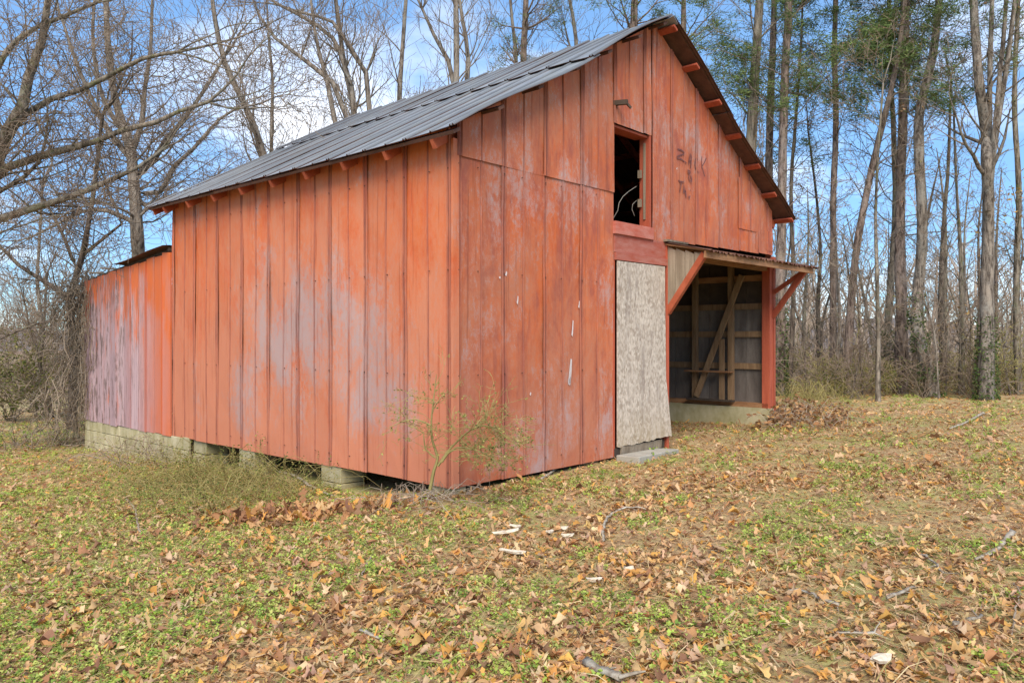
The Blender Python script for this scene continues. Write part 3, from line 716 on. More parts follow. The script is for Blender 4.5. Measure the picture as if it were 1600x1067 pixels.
# ------------------------------------------------------------------ plants
def jit(d, a_):
    v = np.array([d[0] + random.gauss(0, a_), d[1] + random.gauss(0, a_), d[2] + random.gauss(0, a_)]); return v / (np.linalg.norm(v) + 1e-9)
def smooth_path(pts, rad, step):
    """Catmull-Rom through control points"""
    P = [np.array(p, float) for p in pts]; out, ro = [], []
    for i in range(len(P) - 1):
        p0, p1, p2, p3 = P[max(0, i - 1)], P[i], P[i + 1], P[min(len(P) - 1, i + 2)]
        n = max(1, int(np.linalg.norm(p2 - p1) / step))
        for j in range(n):
            t = j / n; out.append(.5 * ((2 * p1) + (-p0 + p2) * t + (2 * p0 - 5 * p1 + 4 * p2 - p3) * t * t + (-p0 + 3 * p1 - 3 * p2 + p3) * t ** 3)); ro.append(rad[i] + (rad[i + 1] - rad[i]) * t)
    out.append(P[-1]); ro.append(rad[-1]); return out, ro
RMIN = .0052
def grow(pos, d, length, r, lvl, out, cfg):
    n = max(3, min(9, int(length / cfg['seg'][min(lvl, 3)]) + 2)); sl = length / n
    pts, rad = [pos], [r]; p = np.array(pos, float)
    wob = cfg['wob']; up = cfg['up'][min(lvl, 3)]
    for i in range(n):
        d = d + np.array([random.gauss(0, wob), random.gauss(0, wob), random.gauss(0, wob) + up]); d = d / math.sqrt(d[0] * d[0] + d[1] * d[1] + d[2] * d[2])
        p = p + d * sl; pts.append(p); rad.append(max(RMIN, r * (1 - .78 * (i + 1) / n)))
        if lvl < cfg['max'] and i >= 0 + (lvl < 2):
            k = cfg['kids'][lvl] / n; k = int(k) + (random.random() < k - int(k))
            for _ in range(k):
                branch(p, d, length, rad[-1], lvl, out, cfg)
    out[0 if lvl <= cfg['thick'] else 1].append((pts, rad))
    return p
def branch(p, d, length, r, lvl, out, cfg):
    ax = np.cross(d, [random.gauss(0, 1), random.gauss(0, 1), random.gauss(0, 1)]); ax /= np.linalg.norm(ax) + 1e-9
    an = math.radians(random.uniform(*cfg['ang'])); cd = d * math.cos(an) + ax * math.sin(an)
    grow(p, cd, length * random.uniform(*cfg['len']), max(RMIN, r * random.uniform(.5, .8)), lvl + 1, out, cfg)
CFG = dict(seg=(.8, .5, .35, .22), wob=.13, up=(.05, .05, .035, .02), kids=(9, 7, 5, 4), max=3, thick=1, ang=(25, 62), len=(.35, .62))
def from_trunk(path, rad, out, cfg, count, lo, hi, Lr, up=.35, aim=None, lvl=1, rmul=.5):
    n = len(path)
    for _ in range(count):
        f_ = random.uniform(lo, hi); i = min(n - 2, int(f_ * (n - 1))); p = path[i]; t = path[i + 1] - path[i]; t = t / np.linalg.norm(t)
        az = random.uniform(0, 2 * math.pi) if aim is None else random.gauss(*aim)
        cd = np.array([math.cos(az), math.sin(az), up + random.gauss(0, .22)]) + t * .3; cd /= np.linalg.norm(cd)
        grow(p, cd, random.uniform(*Lr) * (1 - .35 * (f_ - lo) / (hi - lo + 1e-6)), max(.01, rad[i] * rmul * random.uniform(.5, 1)), lvl, out, cfg)
def end_twigs(path, rad, out, cfg, L_, n=3):
    d = path[-1] - path[-2]; d = d / np.linalg.norm(d)
    for i in range(n): grow(path[-1], jit(d, .28 if i else .06), L_ * random.uniform(.6, 1), max(.006, rad[-1] * (1.0 if i == 0 else .7)), 1, out, cfg)
def leaves_np(centers, size, cols, flat=.5, squash=.5):
    """small two-triangle leaves (diamonds) at centres"""
    n = len(centers)
    if n == 0: return np.zeros((0, 3)), np.zeros((0, 4), int), np.zeros((0, 3))
    a_ = RNG.normal(0, 1, (n, 3)); a_[:, 2] *= flat; a_ /= np.linalg.norm(a_, axis=1, keepdims=True)
    b_ = np.cross(a_, RNG.normal(0, 1, (n, 3)) + [0, 0, 1.0]); b_ /= np.linalg.norm(b_, axis=1, keepdims=True) + 1e-9
    s = size * RNG.uniform(.6, 1.3, (n, 1)); c = np.asarray(centers)
    V = np.stack([c - a_ * s, c + b_ * s * squash, c + a_ * s, c - b_ * s * squash], 1).reshape(-1, 3)
    Fq = np.arange(4 * n).reshape(n, 4)
    cc = np.asarray(cols)[RNG.integers(0, len(cols), n)] * RNG.uniform(.7, 1.25, (n, 1))
    return V, Fq, np.repeat(cc, 4, axis=0)
GREENS = np.array([(.10, .14, .03), (.15, .18, .04), (.20, .20, .05), (.08, .10, .03)])
OLIVES = np.array([(.22, .21, .06), (.28, .26, .08), (.17, .17, .045), (.30, .24, .09)])
BROWNS = np.array([(.33, .185, .085), (.25, .12, .05), (.40, .25, .13), (.20, .10, .055), (.36, .20, .07)])
IVY = np.array([(.05, .085, .025), (.07, .11, .03), (.10, .13, .035)])
def leaf_obj(name, centers, size, cols, parent, m='leafcol', squash=.5, flat=.5):
    if len(centers) == 0: return None
    V, Fq, C = leaves_np(centers, size, cols, flat, squash)
    return tag(link_mesh(name, mesh_np(name, V, Fq, C), M[m], parent), kind='stuff')
def ivy(tree, path, rad, n, top, name='ivy'):
    c = []
    for _ in range(n):
        h = random.random() ** 1.4 * top; i = min(len(path) - 1, int(h * (len(path) - 1))); a_ = random.uniform(0, 6.28); r = rad[i] * random.uniform(1.0, 1.5) + .02
        c.append(path[i] + np.array([math.cos(a_) * r, math.sin(a_) * r, random.uniform(-.25, .25)]))
    leaf_obj(name, c, .035, IVY * 1.3, tree)
def to_local_paths(polys, o): return [([p - o for p in pts], rad) for pts, rad in polys]
def finish_tree(name, base, label, group, trunk, out, bark, twig='twig', cat='tree'):
    t = empty(name, tuple(base)); tag(t, label, cat, group)
    tube_obj('trunk', to_local_paths(trunk + out[0], base), M[bark], t)
    if out[1]: tube_obj('crown', to_local_paths(out[1], base), M[twig], t)
    return t
def px_trunk(pts, Y, w0, w1):
    """pixel polyline (from the foot up) at depth Y, widths in photo pixels"""
    foot = W(pts[0][0], pts[0][1], Y); foot[2] = float(gz(foot[0], foot[1])) - .12
    P = [foot] + [W(x, y, Y + .25 * math.sin(.01 * y + x)) for x, y in pts[1:]]
    R = np.linspace(w0, w1, len(P)) * .85 / 2 / F * Y; R[0] *= 1.2
    return smooth_path(P, R, .45)

# --- tall trees of the wood to the right (pixel course from the foot to the top of the frame and beyond)
BARE = dict(CFG, kids=(8, 6, 4.5, 3), up=(.03, .04, .03, .02))
wood = [
 # name, label, course, depth, w0, w1, bark, kind, extra
 ('oak_tree', 'stout dark trunk rising close behind the right roof slope, wrapped in dead vines', [(1163, 612), (1166, 470), (1172, 250), (1179, 128), (1187, 0), (1196, -140), (1200, -330)], 20.5, 25, 10, 'bark_moss', 'bare', 'vine'),
 ('pine_tree', 'slim straight grey pine rising just right of the stout vine-wrapped trunk', [(1196, 612), (1199, 400), (1203, 190), (1209, 30), (1214, -180), (1216, -420)], 22.5, 17, 7, 'bark_pine', 'pine', ''),
 ('pine_tree', 'straight brown pine with ivy at its foot beside the open bay corner', [(1216, 612), (1219, 480), (1222, 300), (1226, 120), (1233, 0), (1238, -200), (1242, -430)], 19.5, 21, 8, 'bark_pine', 'pine', 'ivy'),
 ('young_tree', 'thin forked young tree with rising branches near the bay corner', [(1232, 610), (1240, 450), (1236, 300), (1244, 180), (1252, 60), (1256, -60)], 21, 9, 3, 'bark_dark', 'bare', ''),
 ('pine_tree', 'lone slender straight pine standing well apart from its neighbours', [(1302, 612), (1302, 440), (1302, 320), (1306, 190), (1304, 80), (1306, -40), (1305, -300)], 21, 12, 8, 'bark_pine', 'pine', 'tuft'),
 ('leaning_tree', 'reddish trunk leaning to the right among upright pines', [(1322, 606), (1330, 470), (1341, 370), (1362, 265), (1380, 190), (1397, 118), (1412, 20), (1425, -120)], 20, 15, 7, 'bark_pine', 'bare', ''),
 ('ivy_tree', 'mossy thin trunk grown with ivy beside the thick straight pine', [(1385, 612), (1388, 500), (1394, 410), (1399, 320), (1396, 200), (1390, 60), (1388, -120)], 22, 14, 6, 'bark_moss', 'bare', 'ivy'),
 ('pine_tree', 'thick straight pine in the middle of the right-hand wood', [(1409, 612), (1408, 480), (1406, 340), (1411, 180), (1413, 60), (1416, -100), (1418, -380)], 20.5, 21, 12, 'bark_pine', 'pine', 'tuft'),
 ('crooked_tree', 'crooked grey trunk bent like a knee near its foot', [(1458, 612), (1450, 580), (1438, 535), (1431, 500), (1436, 440), (1441, 350), (1435, 220), (1440, 160), (1456, 95), (1466, 15), (1480, -120), (1490, -300)], 19.5, 24, 11, 'bark_grey', 'pine', 'ivy'),
 ('forked_tree', 'large trunk forking high into several upright stems', [(1541, 616), (1542, 480), (1544, 350), (1542, 250), (1539, 205), (1530, 130), (1521, 0), (1514, -150), (1510, -330)], 18.5, 25, 10, 'bark_grey', 'fork', 'ivy'),
 ('bare_tree', 'bare tree at the wood edge with drooping dry tan leaves', [(1592, 614), (1588, 450), (1592, 300), (1585, 160), (1590, 20), (1594, -150)], 20, 12, 6, 'bark_moss', 'bare', 'dry'),
 ('young_tree', 'young tree with pale stem between the leaning trunk and ivy trunk', [(1372, 622), (1372, 520), (1370, 420), (1368, 340), (1372, 240), (1380, 130)], 17.8, 9, 3, 'bark_moss', 'bare', ''),
 ('young_tree', 'young tree with mossy stem between the crooked and forked trunks', [(1502, 614), (1503, 480), (1500, 380), (1494, 280), (1490, 170)], 20.5, 10, 3, 'bark_moss', 'bare', ''),
 ('young_tree', 'dark slim tree right behind the crooked trunk', [(1476, 610), (1470, 480), (1474, 360), (1482, 250), (1486, 120)], 24, 11, 4, 'bark_dark', 'bare', ''),
 ('young_tree', 'slim grey tree left of the lone slender pine', [(1282, 610), (1278, 480), (1282, 400), (1276, 310), (1262, 200)], 23, 8, 3, 'bark_dark', 'bare', ''),
]
NEED = np.array([(.09, .145, .04), (.13, .19, .05), (.19, .235, .075), (.11, .155, .05)])
def needles(tree, tips, base, n=30, ln=.18):
    if not tips: return
    T = np.repeat(np.array(tips) - base, n, axis=0); m = len(T)
    d = RNG.normal(0, 1, (m, 3)); d[:, 2] = d[:, 2] * .6 + .25; d /= np.linalg.norm(d, axis=1, keepdims=True)
    s = np.cross(d, RNG.normal(0, 1, (m, 3))); s /= np.linalg.norm(s, axis=1, keepdims=True)
    T = T + RNG.normal(0, .10, (m, 3)) * [1.2, 1.2, .6]; L_ = ln * RNG.uniform(.7, 1.25, (m, 1))
    V = np.stack([T - s * .010, T + s * .010, T + d * L_], 1).reshape(-1, 3)
    C = np.repeat(NEED[RNG.integers(0, 4, m)] * RNG.uniform(.7, 1.3, (m, 1)), 3, axis=0)
    tag(link_mesh('needles', mesh_np('needles', V, np.arange(3 * m).reshape(m, 3), C), M['needle'], tree), kind='stuff')
PINE = dict(seg=(.8, .4, .3, .2), wob=.12, up=(.02, .03, .05, .05), kids=(0, 6, 3, 0), max=3, thick=1, ang=(30, 65), len=(.3, .5))
def build_wood(rows, group):
    for name, label, course, Y, w0, w1, bark, kind, extra in rows:
        path, rad = px_trunk(course, Y, w0, w1); base = path[0].copy(); base[2] += .12; out = [[], []]; trunk = [(path, rad)]
        if kind == 'pine':
            dead = dict(BARE, kids=(0, 4, 3, 0), max=3, up=(0, -.005, .0, .0))
            from_trunk(path, rad, out, dead, 10, .28, .62, (.6, 1.8), .1, rmul=.17)
            live = [[], []]; from_trunk(path, rad, live, PINE, 36 if extra else 24, .40, .99, (1.2, 2.9), .22, rmul=.22)
            out[0] += live[0]; out[1] += live[1]
            tips = [q[0][-1] for q in live[1]] + [q[0][len(q[0]) // 2] for q in live[1] if random.random() < .35]
            tips = [q for q in tips if random.random() < .75]
        elif kind == 'fork':
            fk = path[int(len(path) * .40)]
            for crs in ([(1543, 330), (1544, 262), (1546, 180), (1547, 90), (1550, 0), (1552, -200)], [(1545, 320), (1548, 255), (1556, 190), (1563, 110), (1571, 20), (1578, -160)], [(1546, 300), (1552, 240), (1562, 170), (1574, 100), (1586, 0), (1600, -120)]):
                p2, r2 = smooth_path([W(a_, b_, Y + random.uniform(-.2, .2)) for a_, b_ in crs], np.linspace(10, 5, len(crs)) / 2 / F * Y, .5); trunk.append((p2, r2))
                from_trunk(p2, r2, out, BARE, 7, .2, .98, (1.2, 2.6), .5)
            from_trunk(path, rad, out, BARE, 14, .35, .98, (1.0, 2.6), .4)
        else:
            small = w0 < 13
            from_trunk(path, rad, out, dict(BARE, kids=(0, 5, 4, 3)) if small else BARE, 16 if small else 17, .12 if extra == 'dry' else .22 if small else .33, .98, (.8, 1.9) if small else (1.3, 3.0), .5, rmul=.45 if small else .28)
        if kind != 'pine': end_twigs(path, rad, out, BARE, 2.2 if w0 > 12 else 1.3, 4)
        t = finish_tree(name, base, label, group, trunk, out, bark)
        lp = [p - base for p in path]
        if kind == 'pine': needles(t, tips, base)
        c = [q[0][-1] - base + np.array([random.gauss(0, .05) for _ in range(3)]) for q in out[1] for _ in range(2) if random.random() < (.25 if kind == 'pine' else .4)]
        if c: leaf_obj('dry_leaves', c, .030, np.concatenate([OLIVES * .8, BROWNS * .8]), t)
        if extra == 'ivy': ivy(t, lp, rad, 1800, .16)
        if extra == 'vine':
            pv = []
            for _ in range(90):
                a_ = random.uniform(0, 6.28); h0 = random.uniform(.05, .45); pp = []
                for q in range(7):
                    i = min(len(lp) - 1, int((h0 + q * .02) * len(lp))); a_ += random.gauss(.2, .5); r = rad[i] + .02 + random.random() * .22
                    pp.append(lp[i] + np.array([math.cos(a_) * r, math.sin(a_) * r, random.uniform(-.2, .2)]))
                pv.append((pp, [.008] * 7))
            tube_obj('vine', pv, M['vine'], t)
        if extra == 'dry':
            c = [q[0][-1] - base for q in out[1] if .8 < q[0][-1][2] < 5.5]; c = [x + np.array([random.gauss(0, .12) for _ in range(3)]) for x in c for _ in range(3)]
            leaf_obj('dry_leaves', c, .055, np.array([(.46, .28, .09), (.40, .22, .07), (.5, .34, .14)]), t)
WG = 'trees of the wood beside the barn'
build_wood(wood, WG)

# --- trees behind the roof
behind = [
 ('pine_tree', 'two-stemmed pine showing dark green needles above the roof ridge', [(818, 500), (818, 300), (818, 97), (822, 0), (826, -150)], 27, 15, 9, 'bark_pine', 'pine', 'tuft'),
 ('bare_tree', 'slender bare stem leaning over the ridge beside the two-stemmed pine', [(800, 500), (802, 200), (806, 90), (800, 30), (790, -80)], 27.5, 10, 4, 'bark_grey', 'bare', ''),
 ('pine_tree', 'dark pine close behind the roof near its gable peak', [(985, 500), (986, 250), (990, 40), (994, -40), (1000, -220)], 26, 17, 10, 'bark_pine', 'pine', 'tuft'),
 ('pine_tree', 'thin pine rising right behind the gable peak', [(1066, 500), (1067, 200), (1068, 30), (1070, -160)], 27, 13, 8, 'bark_pine', 'pine', ''),
 ('bare_tree', 'straight bare tree with a long limb slanting away up the sky', [(712, 500), (713, 250), (713, 128), (713, 40), (711, -60), (708, -200)], 25, 14, 7, 'bark_grey', 'limb', ''),
 ('bare_tree', 'bare tree with steep spreading stems behind the middle of the roof', [(620, 500), (621, 250), (624, 150), (630, 60), (638, -60), (640, -180)], 26, 12, 5, 'bark_grey', 'bare', ''),
 ('bare_tree', 'bare many-stemmed tree arching leftwards over the lower roof', [(560, 500), (556, 260), (552, 170), (540, 110), (528, 30), (515, -80)], 24, 14, 6, 'bark_grey', 'arch', ''),
 ('bare_tree', 'bare tree with slanting double stem rising over the roof end', [(425, 520), (420, 330), (408, 232), (385, 170), (352, 100), (336, 30), (325, -60)], 23, 17, 6, 'bark_grey', 'bare', ''),
 ('bare_tree', 'narrow bare tree just right of the slanting double stem', [(436, 520), (428, 320), (424, 220), (426, 130), (420, 60), (416, -20)], 25, 9, 3, 'bark_grey', 'bare', ''),
 ('bare_tree', 'bare tree with thin upright crown far behind the gable', [(905, 500), (903, 200), (900, 60), (890, 0), (884, -90)], 29, 10, 5, 'bark_grey', 'bare', ''),
]
def build_behind(rows, group):
    for name, label, course, Y, w0, w1, bark, kind, extra in rows:
        path, rad = px_trunk(course, Y, w0, w1); base = path[0].copy(); base[2] += .12; out = [[], []]; trunk = [(path, rad)]; tips = []
        steep = dict(CFG, ang=(18, 48), up=(.06, .07, .05, .03), kids=(9, 6, 5, 3))
        if kind == 'pine':
            live = [[], []]; from_trunk(path, rad, live, PINE, 26, .42, .99, (1.2, 3.2), .35, rmul=.4)
            out[0] += live[0]; out[1] += live[1]; tips = [q[0][-1] for q in live[1] if random.random() < .5]
        else:
            from_trunk(path, rad, out, steep, 19, .35, .98, (1.8, 3.8), .9, rmul=.38); end_twigs(path, rad, out, steep, 3.5, 4)
        ex = []
        if kind == 'limb': ex = [[(716, 122), (700, 95), (678, 55), (660, 15), (640, -30)], [(734, 118), (728, 60), (718, 0), (715, -80)]]
        if kind == 'arch': ex = [[(552, 168), (520, 130), (470, 90), (430, 60), (405, 25), (390, -15)], [(557, 160), (540, 110), (520, 60), (470, 25), (430, 5), (410, -20)], [(590, 160), (572, 115), (548, 75), (520, 35), (470, 20), (440, 10)], [(522, 192), (512, 130), (498, 80), (488, 20), (480, -60)]]
        for crs in ex:
            p2, r2 = smooth_path([W(a_, b_, Y) for a_, b_ in crs], np.linspace(8.5, 3, len(crs)) / 2 / F * Y, .5); p2[0] = path[int(len(path) * .45)] * .3 + p2[0] * .7
            trunk.append((p2, r2)); from_trunk(p2, r2, out, steep, 11, .15, .98, (1.0, 2.4), .9, rmul=.5); end_twigs(p2, r2, out, steep, 2.5, 3)
        t = finish_tree(name, base, label, group, trunk, out, bark)
        if tips: needles(t, tips, base, 22, .16)
build_behind(behind, 'trees standing behind the barn roof')

# --- big spreading trees on the left
def left_tree(name, label, Y, trunk_px, limbs, bark, cfg, cnt, Lr, wtrunk):
    path, rad = px_trunk(trunk_px, Y, *wtrunk); base = path[0].copy(); base[2] += .12; out = [[], []]; trunk = [(path, rad)]
    for pts, wa, wb in limbs:
        P2 = [W(p[0], p[1], Y + (p[2] if len(p) > 2 else 0)) for p in pts]
        j = min(range(len(path)), key=lambda i: np.linalg.norm(path[i] - P2[0]))
        if np.linalg.norm(path[j] - P2[0]) < 3.0: P2 = [path[j]] + P2
        p2, r2 = smooth_path(P2, np.linspace(wa, wb, len(P2)) / 2 / F * Y, .3); trunk.append((p2, r2))
        from_trunk(p2, r2, out, cfg, cnt, .12, .98, Lr, .35, rmul=.42); end_twigs(p2, r2, out, cfg, Lr[1], 3)
    from_trunk(path, rad, out, cfg, cnt, .45, .98, Lr, .7, rmul=.3); end_twigs(path, rad, out, cfg, Lr[1] * 1.2, 4)
    return finish_tree(name, base, label, 'bare trees left of the barn', trunk, out, bark)
SPREAD = dict(CFG, wob=.19, kids=(8, 7.5, 6, 4), up=(.02, .03, .02, .01), ang=(28, 70))
left_tree('oak_tree', 'old spreading bare tree reaching thick mossy limbs in from outside', 13.5,
  [(-75, 690), (-72, 500), (-55, 380), (-20, 290), (8, 215), (35, 165), (45, 120), (66, 65), (74, 10), (82, -70)],
  [([(5, 222), (41, 178), (80, 155), (127, 140), (172, 118), (223, 92, -.3), (275, 82, -.6)], 12, 5),
   ([(-30, 300), (10, 262), (57, 246), (110, 232), (150, 221), (191, 204), (245, 191), (280, 174), (325, 160)], 15, 5),
   ([(-60, 372), (0, 342), (50, 326), (96, 312), (140, 296), (180, 278), (215, 262)], 16, 6),
   ([(-50, 330), (5, 296), (40, 275), (62, 252), (70, 225)], 9, 4),
   ([(-70, 300), (-10, 120), (30, 60), (90, 30), (150, 5)], 11, 5),
   ([(-60, 400), (-20, 372), (10, 360)], 8, 3)], 'bark_moss', SPREAD, 13, (.9, 2.3), (36, 8))
left_tree('oak_tree', 'broad bare tree with upright trunk and fan of limbs behind the lean-to', 21,
  [(218, 640), (217, 450), (215, 370), (209, 290), (204, 230), (190, 190), (176, 134), (168, 60), (165, -40)],
  [([(209, 280), (240, 250), (262, 215), (285, 190), (320, 140), (350, 90)], 12, 4),
   ([(210, 300), (250, 300), (272, 260), (300, 235), (330, 200), (345, 185)], 10, 4),
   ([(205, 240), (222, 190), (226, 140), (235, 80), (238, 0)], 11, 4),
   ([(205, 250), (170, 205), (150, 170), (120, 100), (100, 40)], 11, 4),
   ([(200, 220), (160, 150), (145, 60), (150, -20)], 9, 4),
   ([(214, 350), (170, 330), (130, 330), (90, 350), (50, 370)], 9, 3),
   ([(212, 310), (246, 330), (275, 310), (300, 300)], 9, 3)], 'bark_grey', SPREAD, 11, (1.2, 2.9), (27, 8))
left_tree('bare_tree', 'bare tree with low dark limbs close beside the vine-covered wall end', 17.5,
  [(112, 655), (116, 560), (110, 500), (112, 455), (128, 400), (140, 340), (150, 270), (160, 180)],
  [([(108, 465), (70, 440), (30, 415), (0, 385), (-40, 360)], 9, 4), ([(110, 500), (60, 505), (0, 530)], 5, 2), ([(128, 400), (165, 370), (190, 350), (170, 300)], 7, 3),
   ([(120, 420), (95, 360), (60, 300), (20, 270)], 7, 3)], 'bark_dark', SPREAD, 8, (.8, 1.9), (16, 6))
left_tree('bare_tree', 'thin bare tree in the field beyond the green bush', 27,
  [(62, 615), (60, 560), (64, 500), (58, 440), (62, 370), (66, 300)], [([(60, 540), (90, 500), (110, 470)], 5, 2), ([(62, 500), (35, 460), (10, 440)], 5, 2)], 'bark_grey', SPREAD, 7, (.8, 2.0), (9, 4))
left_tree('bare_tree', 'slim crooked bare tree on the yellow grass near the tangled vines', 22,
  [(82, 628), (70, 590), (62, 570), (68, 520), (72, 450)], [([(64, 565), (48, 520), (40, 480)], 4, 2)], 'bark_dark', SPREAD, 7, (.6, 1.4), (8, 4))

# --- shrubs, brush and tangles
def shrub(name, label, cat, group, base, n, h, spread, leafn, size, cols, stem='straw_stem', lean=(0, 0), kids=(0, 5, 3, 0)):
    out = [[], []]; base = np.array(base, float)
    cfg = dict(seg=(.3, .25, .2, .15), wob=.2, up=(.0, .02, .0, .0), kids=kids, max=3, thick=9, ang=(20, 60), len=(.3, .6))
    for _ in range(n):
        a_ = random.uniform(0, 6.28); d = np.array([math.cos(a_) * spread + lean[0], math.sin(a_) * spread + lean[1], 1.0]); d /= np.linalg.norm(d)
        o = np.array([random.gauss(0, .12 * spread), random.gauss(0, .12 * spread), -.05])
        grow(base + o, d, h * random.uniform(.6, 1.1), random.uniform(.006, .014), 1, out, cfg)
    t = empty(name, tuple(base)); tag(t, label, cat, group)
    polys = to_local_paths(out[0], base); tube_obj('stems', polys, M[stem], t)
    if leafn:
        c = []
        for _ in range(leafn):
            pts = random.choice(polys)[0]; p = random.choice(pts[1:]); c.append(p + np.array([random.gauss(0, .04) for _ in range(3)]))
        leaf_obj('foliage', c, size, cols, t)
    return t
UG = 'low shrubs under the wood'
NEAR = [(1163, 'the stout vine-wrapped trunk'), (1216, 'the ivied pine at the bay corner'), (1250, 'the thin forked young tree'), (1302, 'the lone slender pine'), (1328, 'the leaning trunk'), (1372, 'the pale young stem'), (1409, 'the thick straight pine'), (1445, 'the crooked trunk'), (1476, 'the dark slim tree'), (1502, 'the mossy young tree'), (1541, 'the forked trunk'), (1592, 'the tan-leaved tree')]
def near(px, Y):
    q = min(NEAR, key=lambda t: abs(t[0] - px))[1]; return ('behind ' if Y > 21.5 else 'beside ') + q
for i in range(30):
    px = 1225 + (i % 15) * 27 + random.uniform(-8, 8); Y = random.uniform(18.5, 25); X = (px - 800) / F * Y
    lf = random.choice((0, 0, 0, 1, 2)); h = random.uniform(.7, 1.7)
    lab = ('tall ' if h > 1.2 else 'low ') + ('leafless brown', 'olive-leaved', 'green-leaved')[lf] + ' scrub bush ' + near(px, Y)
    shrub('scrub_bush', lab, 'bush', UG, (X, Y, float(gz(X, Y))), 12, h, .5, (0, 420, 480)[lf], .028, (OLIVES, OLIVES * 1.3, GREENS * 1.3)[lf], ('twig', 'straw_stem', 'straw_stem')[lf])
for i in range(24):
    px = 1240 + i * 16 + random.uniform(-9, 9); Y = random.uniform(18.5, 24); foot = W(px, 612, Y); z0 = float(gz(foot[0], Y)); out = [[], []]
    hgt = random.uniform(2.2, 5.0); dx = random.gauss(0, .5)
    path, rad = smooth_path([(foot[0], Y, z0 - .1), (foot[0] + dx * .3, Y, z0 + hgt * .4), (foot[0] + dx * .3 + random.gauss(0, .25), Y, z0 + hgt * .7), (foot[0] + dx, Y, z0 + hgt)], [.03, .024, .016, .007], .4)
    from_trunk(path, rad, out, dict(BARE, kids=(0, 4, 3, 0)), 9, .25, .95, (.5, 1.2), .6); bk = random.choice(('bark_moss', 'bark_dark', 'bark_grey'))
    lab = {'bark_moss': 'mossy', 'bark_dark': 'dark', 'bark_grey': 'grey'}[bk] + (' tall' if hgt > 3.6 else ' short') + ' leafless sapling ' + near(px, Y)
    finish_tree('sapling', path[0] + np.array([0, 0, .1]), lab, 'saplings between the trunks', [(path, rad)], out, bk, cat='sapling')
for i in range(14):
    px = 1232 + i * 27 + random.uniform(-8, 8); Y = random.uniform(25, 33); foot = W(px, 600, Y); z0 = float(gz(foot[0], Y)); out = [[], []]
    hgt = random.uniform(5.5, 10); dx = random.gauss(0, .5); r0 = random.uniform(.05, .10)
    path, rad = smooth_path([(foot[0], Y, z0 - .1), (foot[0] + dx * .3, Y, z0 + hgt * .35), (foot[0] + dx * .4 + random.gauss(0, .3), Y, z0 + hgt * .7), (foot[0] + dx, Y, z0 + hgt)], [r0, r0 * .8, r0 * .5, .012], .6)
    from_trunk(path, rad, out, dict(BARE, kids=(0, 5, 3.5, 0)), 15, .18, .97, (.8, 2.0), .6, rmul=.4); bk = random.choice(('bark_moss', 'bark_dark', 'bark_grey'))
    finish_tree('slim_tree', path[0] + np.array([0, 0, .1]), {'bark_moss': 'mossy', 'bark_dark': 'dark', 'bark_grey': 'grey'}[bk] + ' slim bare tree far back ' + near(px, 30), 'slim trees deeper in the wood', [(path, rad)], out, bk)
# left bushes
b = W(18, 618, 21); shrub('green_bush', 'yellow-green leafy bush at the field edge left of the vines', 'bush', None, (b[0], 21, float(gz(b[0], 21))), 26, 2.2, .55, 2600, .045, np.concatenate([OLIVES, GREENS]), 'twig')
b = W(-30, 618, 20); shrub('green_bush', 'dense olive bush spreading behind the yellow-green one', 'bush', None, (b[0], 22.5, float(gz(b[0], 22.5))), 26, 2.6, .5, 2000, .045, OLIVES, 'twig')
for i in range(6):
    px = 10 + i * 22; Y = random.uniform(34, 42); X = (px - 800) / F * Y
    shrub('scrub_bush', 'leafless grey-brown thicket bush at the far side of the field', 'bush', 'thicket bushes across the field', (X, Y, float(gz(X, Y))), 12, random.uniform(1.6, 3.0), .45, 60, .04, OLIVES, 'twig')
# corner shrub
def corner_shrub():
    Y = 7.62; base = W(672, 770, Y); base[2] = float(gz(base[0], base[1])) - .02
    crs = [([(672, 765), (678, 735), (684, 715), (676, 690), (674, 660), (678, 620), (682, 585)], 6, 1), ([(684, 728), (700, 705), (716, 688), (735, 672), (760, 665), (790, 682), (812, 700)], 4.5, .8),
           ([(674, 665), (650, 655), (625, 660), (608, 668)], 3, 1.2), ([(680, 715), (664, 700), (662, 675), (656, 680)], 3, 1.2), ([(690, 722), (700, 708), (712, 700), (730, 700), (765, 712), (790, 735)], 4, 1.2), ([(676, 640), (690, 620), (700, 612)], 2, 1)]
    main, tw = [], []
    cfg = dict(seg=(.2, .12, .1, .06), wob=.22, up=(0, .0, -.01, -.01), kids=(0, 5, 3, 0), max=3, thick=9, ang=(15, 60), len=(.3, .6))
    for c, wa, wb in crs:
        p, r = smooth_path([W(x, y, Y - .004 * max(0, x - 700)) for x, y in c], np.linspace(wa, wb, len(c)) / 2 / F * Y, .06); main.append((p, r))
        o = [[], []]; from_trunk(p, r, o, cfg, 34 if c[0][0] > 683 else 9, .35, 1.0, (.15, .5), .2, rmul=.3); tw += [q for q in o[0] + o[1] if random.random() < (1 if c[0][0] > 683 else .55)]
    tw = [(p, [max(.0016, q * .35) for q in r]) for p, r in tw]
    t = empty('privet_shrub', tuple(base)); tag(t, 'spindly yellow-green shrub growing against the barn corner', 'shrub')
    tube_obj('stem', to_local_paths(main, base), M['straw_stem'], t); tube_obj('twigs', to_local_paths(tw, base), M['straw_stem'], t)
    c = []
    for p, r in tw:
        for q in p[1:]:
            if random.random() < .28: c.append(q - base + np.array([random.gauss(0, .008) for _ in range(3)]))
    leaf_obj('foliage', c, .014, np.concatenate([OLIVES * 1.6, GREENS * 1.7]), t)
corner_shrub()
